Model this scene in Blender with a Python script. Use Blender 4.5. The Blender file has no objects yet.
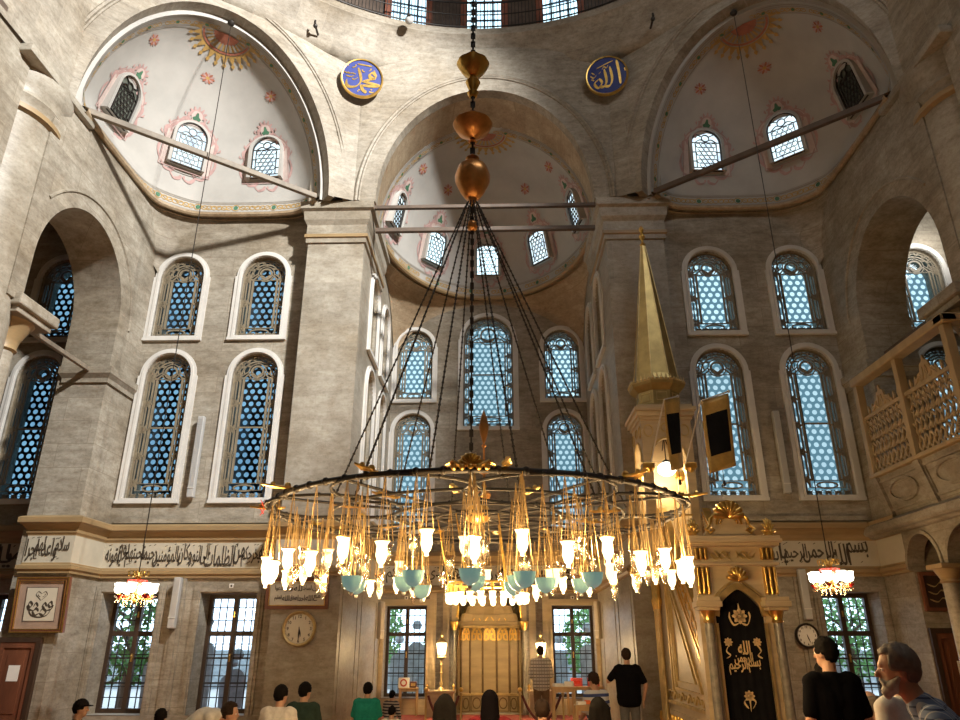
import bpy, bmesh, math, random
from math import sin, cos, pi, radians as R, sqrt, atan2, exp
from mathutils import Vector, Matrix
from mathutils.geometry import tessellate_polygon
random.seed(7)
SC = bpy.context.scene
C = SC.collection

# ------------------------------------------------------------------ camera
TH, YAW = R(21.6), 0.025
cam = bpy.data.cameras.new('camera')
co = bpy.data.objects.new('camera', cam)
C.objects.link(co)
co.location = (0.27, 0, 1.7)
co.rotation_euler = (pi/2 + TH, 0, YAW)
cam.sensor_width = 36.0
cam.lens = 720/960*36.0
cam.clip_end = 200
SC.camera = co

# --------------------------------------------------------------- materials
def _ramp(nt, fac, c0, c1, p0=0.3, p1=0.7):
    r = nt.nodes.new('ShaderNodeValToRGB')
    r.color_ramp.elements[0].position = p0
    r.color_ramp.elements[1].position = p1
    r.color_ramp.elements[0].color = (*c0, 1)
    r.color_ramp.elements[1].color = (*c1, 1)
    nt.links.new(fac, r.inputs[0])
    return r.outputs[0]

def _pos(nt, scale=(1, 1, 1)):
    g = nt.nodes.new('ShaderNodeNewGeometry')
    m = nt.nodes.new('ShaderNodeMapping')
    m.inputs['Scale'].default_value = scale
    nt.links.new(g.outputs['Position'], m.inputs['Vector'])
    return m.outputs[0]

def _noise(nt, vec, scale, detail=5, rough=0.6):
    n = nt.nodes.new('ShaderNodeTexNoise')
    n.inputs['Scale'].default_value = scale
    n.inputs['Detail'].default_value = detail
    n.inputs['Roughness'].default_value = rough
    nt.links.new(vec, n.inputs['Vector'])
    return n.outputs['Fac']

def mat(name, col, rough=0.6, metal=0.0, var=0.12, nscale=6.0, emit=None, estr=0.0, stretch=(1, 1, 1), bump=0.0, spec=0.5):
    m = bpy.data.materials.new(name)
    m.use_nodes = True
    nt = m.node_tree
    b = nt.nodes['Principled BSDF']
    b.inputs['Roughness'].default_value = rough
    b.inputs['Metallic'].default_value = metal
    b.inputs['Specular IOR Level'].default_value = spec
    n = _noise(nt, _pos(nt, stretch), nscale)
    lo = tuple(max(0, c*(1-var)) for c in col)
    hi = tuple(min(1, c*(1+var)) for c in col)
    nt.links.new(_ramp(nt, n, lo, hi), b.inputs['Base Color'])
    if bump:
        bp = nt.nodes.new('ShaderNodeBump')
        bp.inputs['Strength'].default_value = bump
        bp.inputs['Distance'].default_value = 0.02
        nt.links.new(n, bp.inputs['Height'])
        nt.links.new(bp.outputs[0], b.inputs['Normal'])
    if emit:
        b.inputs['Emission Color'].default_value = (*emit, 1)
        b.inputs['Emission Strength'].default_value = estr
        m.cycles.emission_sampling = 'NONE'
    return m

def stone(name, c0, c1, joint, bw=1.25, bh=0.52, mortar=0.006, vein=1.0, rough=0.55):
    """coursed ashlar with horizontal veins, worn and stained"""
    m = bpy.data.materials.new(name)
    m.use_nodes = True
    nt = m.node_tree
    L = nt.links
    b = nt.nodes['Principled BSDF']
    b.inputs['Roughness'].default_value = rough
    b.inputs['Specular IOR Level'].default_value = 0.3
    g = nt.nodes.new('ShaderNodeNewGeometry')
    s = nt.nodes.new('ShaderNodeSeparateXYZ')
    L.new(g.outputs['Position'], s.inputs[0])
    a = nt.nodes.new('ShaderNodeMath')
    a.operation = 'MULTIPLY_ADD'
    a.inputs[1].default_value = 0.83
    L.new(s.outputs[1], a.inputs[0])
    L.new(s.outputs[0], a.inputs[2])
    cb = nt.nodes.new('ShaderNodeCombineXYZ')
    L.new(a.outputs[0], cb.inputs[0])
    L.new(s.outputs[2], cb.inputs[1])
    br = nt.nodes.new('ShaderNodeTexBrick')
    br.inputs['Scale'].default_value = 1
    br.inputs['Brick Width'].default_value = bw
    br.inputs['Row Height'].default_value = bh
    br.inputs['Mortar Size'].default_value = mortar
    br.inputs['Mortar Smooth'].default_value = 0.6
    br.inputs['Color1'].default_value = (0.44, 0.44, 0.44, 1)
    br.inputs['Color2'].default_value = (0.56, 0.56, 0.56, 1)
    br.inputs['Mortar'].default_value = (0.5, 0.5, 0.5, 1)
    L.new(cb.outputs[0], br.inputs['Vector'])
    v = _noise(nt, _pos(nt, (0.8, 0.8, 2.6)), 2.2*vein, 10, 0.75)
    big = _noise(nt, _pos(nt), 0.45, 6, 0.65)
    col = _ramp(nt, v, c0, c1, 0.32, 0.68)
    mx = nt.nodes.new('ShaderNodeMix'); mx.data_type = 'RGBA'; mx.blend_type = 'OVERLAY'
    mx.inputs[0].default_value = 0.7
    L.new(col, mx.inputs[6]); L.new(br.outputs['Color'], mx.inputs[7])
    m2 = nt.nodes.new('ShaderNodeMix'); m2.data_type = 'RGBA'; m2.blend_type = 'MULTIPLY'
    m2.inputs[0].default_value = 0.75
    L.new(mx.outputs[2], m2.inputs[6])
    L.new(_ramp(nt, big, (0.58, 0.51, 0.42), (1, 1, 1), 0.36, 0.6), m2.inputs[7])
    fine = _noise(nt, _pos(nt, (1, 1, 1.4)), 11.0, 10, 0.78)
    m4 = nt.nodes.new('ShaderNodeMix'); m4.data_type = 'RGBA'; m4.blend_type = 'MULTIPLY'
    m4.inputs[0].default_value = 0.8
    L.new(m2.outputs[2], m4.inputs[6])
    L.new(_ramp(nt, fine, (0.66, 0.62, 0.56), (1, 1, 1), 0.34, 0.54), m4.inputs[7])
    m2 = m4
    m3 = nt.nodes.new('ShaderNodeMix'); m3.data_type = 'RGBA'
    L.new(br.outputs['Fac'], m3.inputs[0]); L.new(m2.outputs[2], m3.inputs[6])
    m3.inputs[7].default_value = (*joint, 1)
    L.new(m3.outputs[2], b.inputs['Base Color'])
    bp = nt.nodes.new('ShaderNodeBump')
    bp.inputs['Strength'].default_value = 0.25
    bp.inputs['Distance'].default_value = 0.02
    L.new(v, bp.inputs['Height']); L.new(bp.outputs[0], b.inputs['Normal'])
    return m

def emitter(name, col, strength, var=0.0, nscale=3.0):
    m = bpy.data.materials.new(name)
    m.use_nodes = True
    nt = m.node_tree
    nt.nodes.remove(nt.nodes['Principled BSDF'])
    e = nt.nodes.new('ShaderNodeEmission')
    e.inputs[1].default_value = strength
    n = _noise(nt, _pos(nt), nscale)
    nt.links.new(_ramp(nt, n, tuple(c*(1-var) for c in col), tuple(min(1, c*(1+var)) for c in col)), e.inputs[0])
    nt.links.new(e.outputs[0], nt.nodes['Material Output'].inputs[0])
    m.cycles.emission_sampling = 'NONE'
    return m

def glass(name, tint=(0.95, 0.98, 1.0), gloss=0.1, rough=0.03):
    m = bpy.data.materials.new(name)
    m.use_nodes = True
    nt = m.node_tree
    nt.nodes.remove(nt.nodes['Principled BSDF'])
    t = nt.nodes.new('ShaderNodeBsdfTransparent'); t.inputs[0].default_value = (*tint, 1)
    g = nt.nodes.new('ShaderNodeBsdfGlossy'); g.inputs['Roughness'].default_value = rough
    n = _noise(nt, _pos(nt), 3.0)
    nt.links.new(_ramp(nt, n, (0.85, 0.9, 0.95), (1, 1, 1)), g.inputs[0])
    mx = nt.nodes.new('ShaderNodeMixShader'); mx.inputs[0].default_value = gloss
    nt.links.new(t.outputs[0], mx.inputs[1]); nt.links.new(g.outputs[0], mx.inputs[2])
    nt.links.new(mx.outputs[0], nt.nodes['Material Output'].inputs[0])
    return m

M = {}
M['wall'] = stone('pale_ashlar', (0.225, 0.195, 0.15), (0.46, 0.425, 0.355), (0.20, 0.16, 0.115), rough=0.6)
M['marble'] = stone('grey_marble', (0.28, 0.25, 0.20), (0.46, 0.425, 0.355), (0.33, 0.29, 0.23), 2.0, 1.1, 0.005, 0.8, 0.45)
M['arch'] = stone('arch_stone', (0.25, 0.222, 0.18), (0.46, 0.42, 0.35), (0.34, 0.30, 0.25), 0.9, 0.6, 0.004, 1.3, 0.6)
M['vault'] = stone('vault_stone', (0.34, 0.25, 0.16), (0.52, 0.42, 0.29), (0.30, 0.22, 0.14), 0.6, 0.35, 0.008, 1.5, 0.6)
M['tan'] = mat('ochre_moulding', (0.30, 0.205, 0.10), 0.5, var=0.2, nscale=2, stretch=(.6, .6, 4))
M['pale'] = mat('white_marble_frame', (0.60, 0.58, 0.54), 0.5, var=0.08, nscale=3)
M['plaster'] = mat('white_plaster', (0.40, 0.385, 0.355), 0.75, var=0.1, nscale=1.2)
M['p_red'] = mat('painted_rust', (0.36, 0.13, 0.08), 0.8, var=0.25)
M['p_pink'] = mat('painted_rose', (0.42, 0.27, 0.25), 0.8, var=0.2)
M['p_rose'] = mat('painted_pale_rose', (0.52, 0.42, 0.38), 0.8, var=0.1)
M['p_gold'] = mat('painted_ochre', (0.42, 0.26, 0.08), 0.7, var=0.3)
M['p_green'] = mat('painted_green', (0.06, 0.16, 0.09), 0.8, var=0.3)
M['p_grey'] = mat('painted_grey', (0.30, 0.27, 0.23), 0.8, var=0.1)
M['band'] = mat('cream_inscription_stone', (0.46, 0.42, 0.33), 0.5, var=0.1, nscale=2)
M['ink'] = mat('dark_lettering', (0.06, 0.045, 0.03), 0.6)
M['gold'] = mat('gilt', (0.78, 0.50, 0.14), 0.28, 0.9, var=0.2, nscale=9)
M['gold_old'] = mat('aged_gilt', (0.56, 0.42, 0.19), 0.42, 0.65, var=0.25, nscale=5)
M['gold_red'] = mat('reddish_gilt', (0.62, 0.30, 0.10), 0.35, 0.8, var=0.25, nscale=8)
M['spire'] = mat('gilded_spire_lead', (0.40, 0.30, 0.12), 0.38, 0.7, var=0.3, nscale=2.5)
M['iron'] = mat('dark_iron', (0.035, 0.03, 0.026), 0.5, 0.4, var=0.2)
M['chain'] = mat('brassy_chain', (0.52, 0.36, 0.16), 0.4, 0.6, var=0.2)
M['beam'] = mat('brown_tie_beam', (0.10, 0.07, 0.05), 0.6, var=0.25, nscale=4)
M['beam_pale'] = mat('weathered_tie_beam', (0.20, 0.165, 0.125), 0.6, var=0.3, nscale=4)
M['tracery'] = mat('tracery_plaster', (0.22, 0.18, 0.12), 0.5, var=0.2)
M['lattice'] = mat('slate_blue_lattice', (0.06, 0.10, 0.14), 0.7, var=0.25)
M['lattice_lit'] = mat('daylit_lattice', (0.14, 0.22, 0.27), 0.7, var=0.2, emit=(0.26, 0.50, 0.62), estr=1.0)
M['sky_blue'] = emitter('daylit_blue_glass', (0.28, 0.56, 0.86), 1.55, 0.3, 1.4)
M['sky_pale'] = emitter('daylit_pale_glass', (0.62, 0.83, 0.93), 1.9, 0.12, 1.4)
M['sky_bright'] = emitter('daylit_bright_glass', (0.66, 0.88, 1.0), 2.5, 0.1, 1.4)
M['sky_white'] = emitter('daylit_white_glass', (0.62, 0.80, 1.0), 1.5, 0.3, 3.5)
M['sky_drum'] = emitter('daylit_drum_glass', (0.50, 0.74, 1.0), 2.4, 0.25, 2.0)
M['dark_glass'] = mat('dusky_glass', (0.10, 0.11, 0.09), 0.2, var=0.3)
M['pane'] = glass('window_pane', (.62, .66, .68), gloss=0.025, rough=0.12)
M['case_pane'] = glass('casement_pane', (0.93, 0.97, 1.0), 0.05)
M['wood'] = mat('dark_walnut', (0.045, 0.025, 0.015), 0.5, var=0.3, nscale=8, stretch=(1, 1, .2))
M['wood_mid'] = mat('red_brown_wood', (0.15, 0.055, 0.028), 0.45, var=0.3, nscale=6, stretch=(1, 1, .2))
M['oak'] = mat('light_oak', (0.42, 0.27, 0.12), 0.5, var=0.2, nscale=6, stretch=(1, 1, .2))
M['gal_wood'] = mat('ochre_painted_wood', (0.40, 0.29, 0.15), 0.5, var=0.15, nscale=5, stretch=(1, 1, .3))
M['carpet'] = mat('red_carpet', (0.28, 0.06, 0.045), 0.95, var=0.3, nscale=14)
M['pave'] = mat('courtyard_paving', (0.45, 0.43, 0.4), 0.8, var=0.15)
M['blue'] = mat('ultramarine_board', (0.02, 0.035, 0.20), 0.5, var=0.15)
M['bulb'] = emitter('lit_lamp_glass', (1.0, 0.76, 0.40), 4.5)
M['bulb_soft'] = emitter('glowing_lamp_glass', (1.0, 0.72, 0.36), 2.2)
M['bulb_white'] = emitter('lit_white_glass', (1.0, 0.92, 0.74), 5.0)
M['clear'] = glass('clear_lamp_glass', (0.98, 0.93, 0.82), 0.28, 0.08)
M['teal'] = mat('teal_glass', (0.24, 0.42, 0.37), 0.25, var=0.15, emit=(0.22, 0.42, 0.36), estr=0.42)
M['redglass'] = mat('red_glass', (0.55, 0.04, 0.03), 0.2, var=0.2)
M['min_marble'] = mat('warm_marble', (0.50, 0.40, 0.25), 0.4, var=0.18, nscale=2, stretch=(.6, .6, 3))
M['min_dark'] = mat('dark_niche_rib', (0.16, 0.105, 0.045), 0.45, 0.3, var=0.2)
M['min_col'] = mat('grey_green_marble', (0.22, 0.20, 0.16), 0.35, var=0.3, nscale=12)
M['black_cloth'] = mat('black_velvet', (0.008, 0.008, 0.009), 0.9, var=0.3, spec=.1)
M['gold_cloth'] = mat('gold_silk', (0.50, 0.32, 0.09), 0.45, 0.2, var=0.2)
M['gold_thread'] = mat('gold_thread', (0.80, 0.60, 0.30), 0.5, 0.2, var=0.2, nscale=30)
M['niche_marble'] = mat('olive_gold_marble', (0.37, 0.285, 0.15), 0.42, 0.1, var=0.2, nscale=2, stretch=(.6, .6, 3))
M['rope'] = mat('dark_red_rope', (0.10, 0.02, 0.02), 0.8)
M['grey_plastic'] = mat('grey_speaker_paint', (0.42, 0.42, 0.41), 0.5, var=0.04)
M['spk_tan'] = mat('beige_speaker_paint', (0.50, 0.44, 0.34), 0.5, var=0.04)
M['white'] = mat('white_paper', (0.75, 0.73, 0.68), 0.8, var=0.04)
M['dial'] = mat('cream_dial', (0.62, 0.57, 0.45), 0.5, var=0.04)
M['mount'] = mat('brown_mount', (0.25, 0.15, 0.09), 0.8, var=0.1)
M['leaf'] = mat('tree_leaf', (0.10, 0.28, 0.06), 0.6, var=0.5, nscale=9)
M['bark'] = mat('tree_bark', (0.12, 0.09, 0.06), 0.9)
M['court'] = mat('courtyard_stone', (0.30, 0.33, 0.34), 0.8, var=0.3)
M['drum'] = mat('dark_drum_paint', (0.14, 0.10, 0.075), 0.7, var=0.3)
M['book_red'] = mat('red_book_cloth', (0.50, 0.06, 0.05), 0.6)

# ------------------------------------------------------------ mesh builder
class MB:
    def __init__(s):
        s.v, s.f, s.m = [], [], []
    def add(s, vs, fs, mi=0):
        b = len(s.v)
        s.v += [tuple(v) for v in vs]
        s.f += [tuple(b+i for i in f) for f in fs]
        s.m += [mi]*len(fs)
        return s
    def box(s, x0, x1, y0, y1, z0, z1, mi=0):
        vs = [(x, y, z) for z in (z0, z1) for y in (y0, y1) for x in (x0, x1)]
        return s.add(vs, [(0, 2, 3, 1), (4, 5, 7, 6), (0, 1, 5, 4), (2, 6, 7, 3), (0, 4, 6, 2), (1, 3, 7, 5)], mi)
    def bbox(s, x0, x1, y0, y1, z0, z1, b=0.01, mi=0):
        """box with chamfered edges"""
        bm = bmesh.new()
        bmesh.ops.create_cube(bm, size=1)
        for v in bm.verts:
            v.co = ((x0+x1)/2+v.co.x*(x1-x0), (y0+y1)/2+v.co.y*(y1-y0), (z0+z1)/2+v.co.z*(z1-z0))
        bmesh.ops.bevel(bm, geom=bm.edges[:], offset=b, segments=2, affect='EDGES', profile=0.5)
        bm.verts.index_update()
        s.add([v.co[:] for v in bm.verts], [[v.index for v in f.verts] for f in bm.faces], mi)
        bm.free()
        return s
    def tube(s, pts, r, n=6, closed=False, mi=0, caps=True):
        P = [Vector(p) for p in pts]
        m = len(P)
        rr = r if isinstance(r, (list, tuple)) else [r]*m
        up = None
        vs, fs = [], []
        for i in range(m):
            a = P[i-1] if (i > 0 or closed) else P[i]
            b = P[(i+1) % m] if (i < m-1 or closed) else P[i]
            t = (b-a)
            t = t.normalized() if t.length > 1e-9 else Vector((0, 0, 1))
            if up is None:
                up = Vector((0, 0, 1)) if abs(t.z) < 0.9 else Vector((1, 0, 0))
            n1 = t.cross(up)
            if n1.length < 1e-6:
                n1 = t.cross(Vector((0.3, 1, 0.2)))
            n1.normalize()
            up = n1.cross(t).normalized()
            for k in range(n):
                q = 2*pi*k/n
                vs.append(P[i]+(n1*cos(q)+up*sin(q))*rr[i])
        for i in range(m if closed else m-1):
            j = (i+1) % m
            for k in range(n):
                k2 = (k+1) % n
                fs.append((i*n+k, i*n+k2, j*n+k2, j*n+k))
        if caps and not closed:
            fs.append(tuple(range(n-1, -1, -1)))
            fs.append(tuple(range((m-1)*n, m*n)))
        return s.add(vs, fs, mi)
    def lathe(s, prof, n=16, c=(0, 0, 0), mi=0, a0=0.0, a1=2*pi, flute=0.0, nf=0, sx=1.0, sy=1.0, caps=True):
        full = abs(a1-a0-2*pi) < 1e-6
        cols = n if full else n+1
        vs, fs = [], []
        for (r, z) in prof:
            for k in range(cols):
                a = a0+(a1-a0)*k/n
                q = r*(1+flute*abs(cos(nf*a/2))) if flute else r
                vs.append((c[0]+q*cos(a)*sx, c[1]+q*sin(a)*sy, c[2]+z))
        for i in range(len(prof)-1):
            for k in range(n):
                k2 = (k+1) % cols
                fs.append((i*cols+k, i*cols+k2, (i+1)*cols+k2, (i+1)*cols+k))
        if full and caps:
            if prof[0][0] > 1e-6: fs.append(tuple(range(cols-1, -1, -1)))
            if prof[-1][0] > 1e-6: fs.append(tuple((len(prof)-1)*cols+k for k in range(cols)))
        return s.add(vs, fs, mi)
    def ball(s, c, r, n=10, mi=0, sc=(1, 1, 1)):
        m = n//2+1
        vs, fs = [], []
        for i in range(m+1):
            b = -pi/2+pi*i/m
            for k in range(n):
                a = 2*pi*k/n
                vs.append((c[0]+r*sc[0]*cos(b)*cos(a), c[1]+r*sc[1]*cos(b)*sin(a), c[2]+r*sc[2]*sin(b)))
        for i in range(m):
            for k in range(n):
                k2 = (k+1) % n
                fs.append((i*n+k, i*n+k2, (i+1)*n+k2, (i+1)*n+k))
        return s.add(vs, fs, mi)
    def prism(s, outline, fn, d0, d1, holes=(), mi=0, back=True, hole_mi=None):
        """flat polygon with holes between depths d0 (front) and d1; fn(u, v, d) -> point"""
        loops = [list(outline)]+[list(h) for h in holes]
        tri = tessellate_polygon([[Vector((p[0], p[1], 0)) for p in l] for l in loops])
        flat = [p for l in loops for p in l]
        s.add([fn(p[0], p[1], d0) for p in flat], tri, mi)
        if back:
            s.add([fn(p[0], p[1], d1) for p in flat], [t[::-1] for t in tri], mi)
        for li, l in enumerate(loops):
            n = len(l)
            vs = [fn(p[0], p[1], d0) for p in l]+[fn(p[0], p[1], d1) for p in l]
            s.add(vs, [(i, (i+1) % n, n+(i+1) % n, n+i) for i in range(n)], mi if (li == 0 or hole_mi is None) else hole_mi)
        return s
    def strip(s, pts, w, fn, d0=0.0, d1=None, closed=False, mi=0):
        """ribbon of width w (number or list) along 2D points; fn(u, v, d)"""
        m = len(pts)
        ww = w if isinstance(w, (list, tuple)) else [w]*m
        Lp, Rp = [], []
        for i in range(m):
            a = pts[i-1] if (i > 0 or closed) else pts[i]
            b = pts[(i+1) % m] if (i < m-1 or closed) else pts[i]
            dx, dy = b[0]-a[0], b[1]-a[1]
            l = sqrt(dx*dx+dy*dy) or 1
            nx, ny = -dy/l*ww[i]/2, dx/l*ww[i]/2
            Lp.append((pts[i][0]+nx, pts[i][1]+ny)); Rp.append((pts[i][0]-nx, pts[i][1]-ny))
        k = m if closed else m-1
        vs = [fn(*p, d0) for p in Lp]+[fn(*p, d0) for p in Rp]
        s.add(vs, [(i, (i+1) % m, m+(i+1) % m, m+i) for i in range(k)], mi)
        if d1 is not None:
            vs = [fn(*p, d0) for p in Lp]+[fn(*p, d1) for p in Lp]
            s.add(vs, [(i, m+i, m+(i+1) % m, (i+1) % m) for i in range(k)], mi)
            vs = [fn(*p, d0) for p in Rp]+[fn(*p, d1) for p in Rp]
            s.add(vs, [(i, (i+1) % m, m+(i+1) % m, m+i) for i in range(k)], mi)
        return s
    def sweep(s, path, prof, mi=0, closed=False):
        """profile [(out, z)] swept along a plan polyline [(x, y)], out = to the right of travel; prof entries may carry their own material"""
        m = len(path)
        offs = []
        for i in range(m):
            def nrm(a, b):
                dx, dy = b[0]-a[0], b[1]-a[1]
                l = sqrt(dx*dx+dy*dy) or 1
                return (dy/l, -dx/l)
            n1 = nrm(path[i-1], path[i]) if (i > 0 or closed) else None
            n2 = nrm(path[i], path[(i+1) % m]) if (i < m-1 or closed) else None
            if n1 is None: n1 = n2
            if n2 is None: n2 = n1
            bx, by = n1[0]+n2[0], n1[1]+n2[1]
            q = bx*n1[0]+by*n1[1]
            q = max(q, 0.3)
            offs.append((bx/q, by/q))
        k = len(prof)
        for j in range(k-1):
            (o0, z0, *_), (o1, z1, *mm) = prof[j], prof[j+1]
            vs = []
            for i in range(m):
                vs.append((path[i][0]+offs[i][0]*o0, path[i][1]+offs[i][1]*o0, z0))
                vs.append((path[i][0]+offs[i][0]*o1, path[i][1]+offs[i][1]*o1, z1))
            cnt = m if closed else m-1
            s.add(vs, [(2*i, 2*((i+1) % m), 2*((i+1) % m)+1, 2*i+1) for i in range(cnt)], mm[0] if mm else mi)
        return s
    def build(s, name, mats, parent=None, smooth=None, loc=None, rotz=0):
        me = bpy.data.meshes.new(name)
        me.from_pydata(s.v, [], s.f)
        for m in (mats if isinstance(mats, (list, tuple)) else [mats]):
            me.materials.append(M[m] if isinstance(m, str) else m)
        if s.m and max(s.m) > 0:
            me.polygons.foreach_set('material_index', s.m)
        if smooth:
            me.polygons.foreach_set('use_smooth', [True]*len(me.polygons))
            me.set_sharp_from_angle(angle=R(smooth))
        me.update()
        o = bpy.data.objects.new(name, me)
        C.objects.link(o)
        if parent: o.parent = parent
        if loc: o.location = loc
        if rotz: o.rotation_euler = (0, 0, rotz)
        return o

def XZ(y0=0.0, x0=0.0, z0=0.0, sgn=1):
    """map: u along x, v up, d into the wall (+y)"""
    return lambda u, v, d: (x0+u, y0+sgn*d, z0+v)

def tag(o, label=None, cat=None, group=None, kind=None):
    if label: o['label'] = label
    if cat: o['category'] = cat
    if group: o['group'] = group
    if kind: o['kind'] = kind
    return o
def thing(name, label, cat, loc=(0, 0, 0), rotz=0, group=None, kind=None):
    o = bpy.data.objects.new(name, None)
    o.empty_display_size = 0.1
    C.objects.link(o)
    o.location = loc
    o.rotation_euler = (0, 0, rotz)
    return tag(o, label, cat, group, kind)
KIDS = {}
def dup(root, loc, rotz=None, label=None, group=None, name=None):
    def cp(o, par):
        c = o.copy()
        C.objects.link(c)
        if par: c.parent = par
        for ch in o.children: cp(ch, c)
        return c
    r = cp(root, None)
    r.location = loc
    if rotz is not None: r.rotation_euler = (0, 0, rotz)
    if label: r['label'] = label
    if group: r['group'] = group
    if name: r.name = name
    return r

def arc(cx, cy, rx, ry, a0, a1, n):
    return [(cx+rx*cos(a0+(a1-a0)*i/n), cy+ry*sin(a0+(a1-a0)*i/n)) for i in range(n+1)]
def arch_pts(w, h, n=16, rise=None):
    """round-arched outline, bottom centre at 0,0"""
    r = w/2
    rise = rise or r
    return [(-r, 0), (r, 0)]+arc(0, h-rise, r, rise, 0, pi, n)
def catmull(P, n=6, closed=False):
    out = []
    m = len(P)
    rng = range(m) if closed else range(m-1)
    for i in rng:
        p0 = P[(i-1) % m] if (closed or i > 0) else P[i]
        p1, p2 = P[i], P[(i+1) % m]
        p3 = P[(i+2) % m] if (closed or i+2 < m) else P[(i+1) % m]
        for k in range(n):
            t = k/n
            out.append(tuple(0.5*((2*p1[d])+(-p0[d]+p2[d])*t+(2*p0[d]-5*p1[d]+4*p2[d]-p3[d])*t*t+(-p0[d]+3*p1[d]-3*p2[d]+p3[d])*t**3) for d in range(len(p1))))
    if not closed: out.append(tuple(P[-1]))
    return out
def brush(mb, pts, w, fn, d=0.0, nib=R(50), n=6, mi=0, d1=None):
    """broad-nib pen stroke through points"""
    q = catmull(pts, n)
    ws = []
    for i in range(len(q)):
        a, b = q[max(0, i-1)], q[min(len(q)-1, i+1)]
        an = atan2(b[1]-a[1], b[0]-a[0])
        t = i/(len(q)-1)
        ws.append(w*(0.3+0.7*abs(sin(an-nib)))*min(1, 0.35+5*t, 0.35+5*(1-t)))
    mb.strip(q, ws, fn, d, d1, mi=mi)

# -------------------------------------------------------------- arabic text
_F = {'ا': (0xFE8D, 2), 'ب': (0xFE8F, 4), 'ت': (0xFE95, 4), 'ث': (0xFE99, 4), 'ج': (0xFE9D, 4), 'ح': (0xFEA1, 4), 'خ': (0xFEA5, 4),
      'د': (0xFEA9, 2), 'ذ': (0xFEAB, 2), 'ر': (0xFEAD, 2), 'ز': (0xFEAF, 2), 'س': (0xFEB1, 4), 'ش': (0xFEB5, 4), 'ص': (0xFEB9, 4),
      'ض': (0xFEBD, 4), 'ط': (0xFEC1, 4), 'ظ': (0xFEC5, 4), 'ع': (0xFEC9, 4), 'غ': (0xFECD, 4), 'ف': (0xFED1, 4), 'ق': (0xFED5, 4),
      'ك': (0xFED9, 4), 'ل': (0xFEDD, 4), 'م': (0xFEE1, 4), 'ن': (0xFEE5, 4), 'ه': (0xFEE9, 4), 'و': (0xFEED, 2), 'ي': (0xFEF1, 4),
      'ة': (0xFE93, 2), 'ى': (0xFEEF, 2), 'أ': (0xFE83, 2), 'إ': (0xFE87, 2), 'آ': (0xFE81, 2), 'ئ': (0xFE89, 4), 'ؤ': (0xFE85, 2), 'ﻻ': (0xFEFB, 2)}
def shape(word):
    w = word.replace('لا', 'ﻻ')
    out = []
    for i, ch in enumerate(w):
        if ch not in _F:
            out.append(ch); continue
        base, k = _F[ch]
        prev = i > 0 and w[i-1] in _F and _F[w[i-1]][1] == 4
        nxt = i < len(w)-1 and w[i+1] in _F and k == 4
        out.append(chr(base+(1 if prev and not nxt else 2 if nxt and not prev else 3 if prev and nxt else 0)))
    return ''.join(out[::-1])
_TX = {}
def text_geo(s, bold=0.0, ext=0.02, res=2):
    """outline of a word as (verts, faces), size 1 font"""
    key = (s, bold, ext)
    if key in _TX: return _TX[key]
    cu = bpy.data.curves.new('lettering', 'FONT')
    cu.body = s; cu.extrude = ext; cu.offset = bold; cu.resolution_u = res
    o = bpy.data.objects.new('lettering', cu)
    C.objects.link(o)
    dg = bpy.context.evaluated_depsgraph_get()
    me = o.evaluated_get(dg).to_mesh()
    vs = [v.co[:] for v in me.vertices]
    fs = [tuple(p.vertices) for p in me.polygons]
    o.evaluated_get(dg).to_mesh_clear()
    bpy.data.objects.remove(o); bpy.data.curves.remove(cu)
    _TX[key] = (vs, fs)
    return vs, fs
def put_text(mb, s, fn, x0, x1, z0, z1, d=0.0, thick=0.006, bold=0.012, mi=0, arabic=True, keep=False):
    """word stretched into the box x0..x1, z0..z1 of map fn"""
    vs, fs = text_geo(shape(s) if arabic else s, bold)
    if not vs: return
    a0, a1 = min(v[0] for v in vs), max(v[0] for v in vs)
    b0, b1 = min(v[1] for v in vs), max(v[1] for v in vs)
    sx, sz = (x1-x0)/max(a1-a0, 1e-6), (z1-z0)/max(b1-b0, 1e-6)
    if keep:
        sx = sz = min(sx, sz)
        x0 = (x0+x1)/2-sx*(a1-a0)/2; z0 = (z0+z1)/2-sz*(b1-b0)/2
    mb.add([fn(x0+(v[0]-a0)*sx, z0+(v[1]-b0)*sz, d-v[2]/0.02*thick) for v in vs], fs, mi)
def text_aspect(s, bold=0.012):
    vs, _ = text_geo(shape(s), bold)
    return (max(v[0] for v in vs)-min(v[0] for v in vs))/(max(v[1] for v in vs)-min(v[1] for v in vs))
def thuluth(mb, words, fn, xr, xl, z0, z1, d, mi=0):
    """words set right to left in two overlapping tiers between xr and xl"""
    H = z1-z0
    W = [max(0.62, text_aspect(w))*H*0.42 for w in words]
    k = (xr-xl)/(sum(W)*0.86)
    x = xr
    rd = random.Random(len(words))
    for i, w in enumerate(words):
        wd = W[i]*k
        lo = z0+H*(0.10 if i % 2 == 0 else 0.0)
        a = max(xl, x-wd)
        put_text(mb, w, fn, a, min(xr, a+wd), lo, lo+H*0.90, d, bold=0.012, mi=mi)
        for q in range(3):
            u, v = a+wd*rd.random(), z0+H*(.86 if q else .08)+H*.08*rd.random()
            brush(mb, [(u, v), (u+.05, v+.025)], .022, fn, d-.001, mi=mi)
        x -= wd*0.86

# ==================================================================== SHELL
AP, APB, HW = 15.5, 21.0, 3.0       # apse front, apse back wall, apse half width
FW = 16.0                           # flank wall
SPR = 12.1                          # springing of the great arches
WT = 0.70                           # window wall thickness
MX, MY = 6.28, 13.5                 # centre of the corner semi-domes
TV, NV = (0.784, 0.62), (-0.62, 0.784)

def struct(name, mb, mats, smooth=None, label=None, parent=None):
    o = mb.build(name, mats, parent, smooth)
    if parent is None: o['kind'] = 'structure'
    if label: o['label'] = label
    return o

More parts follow.
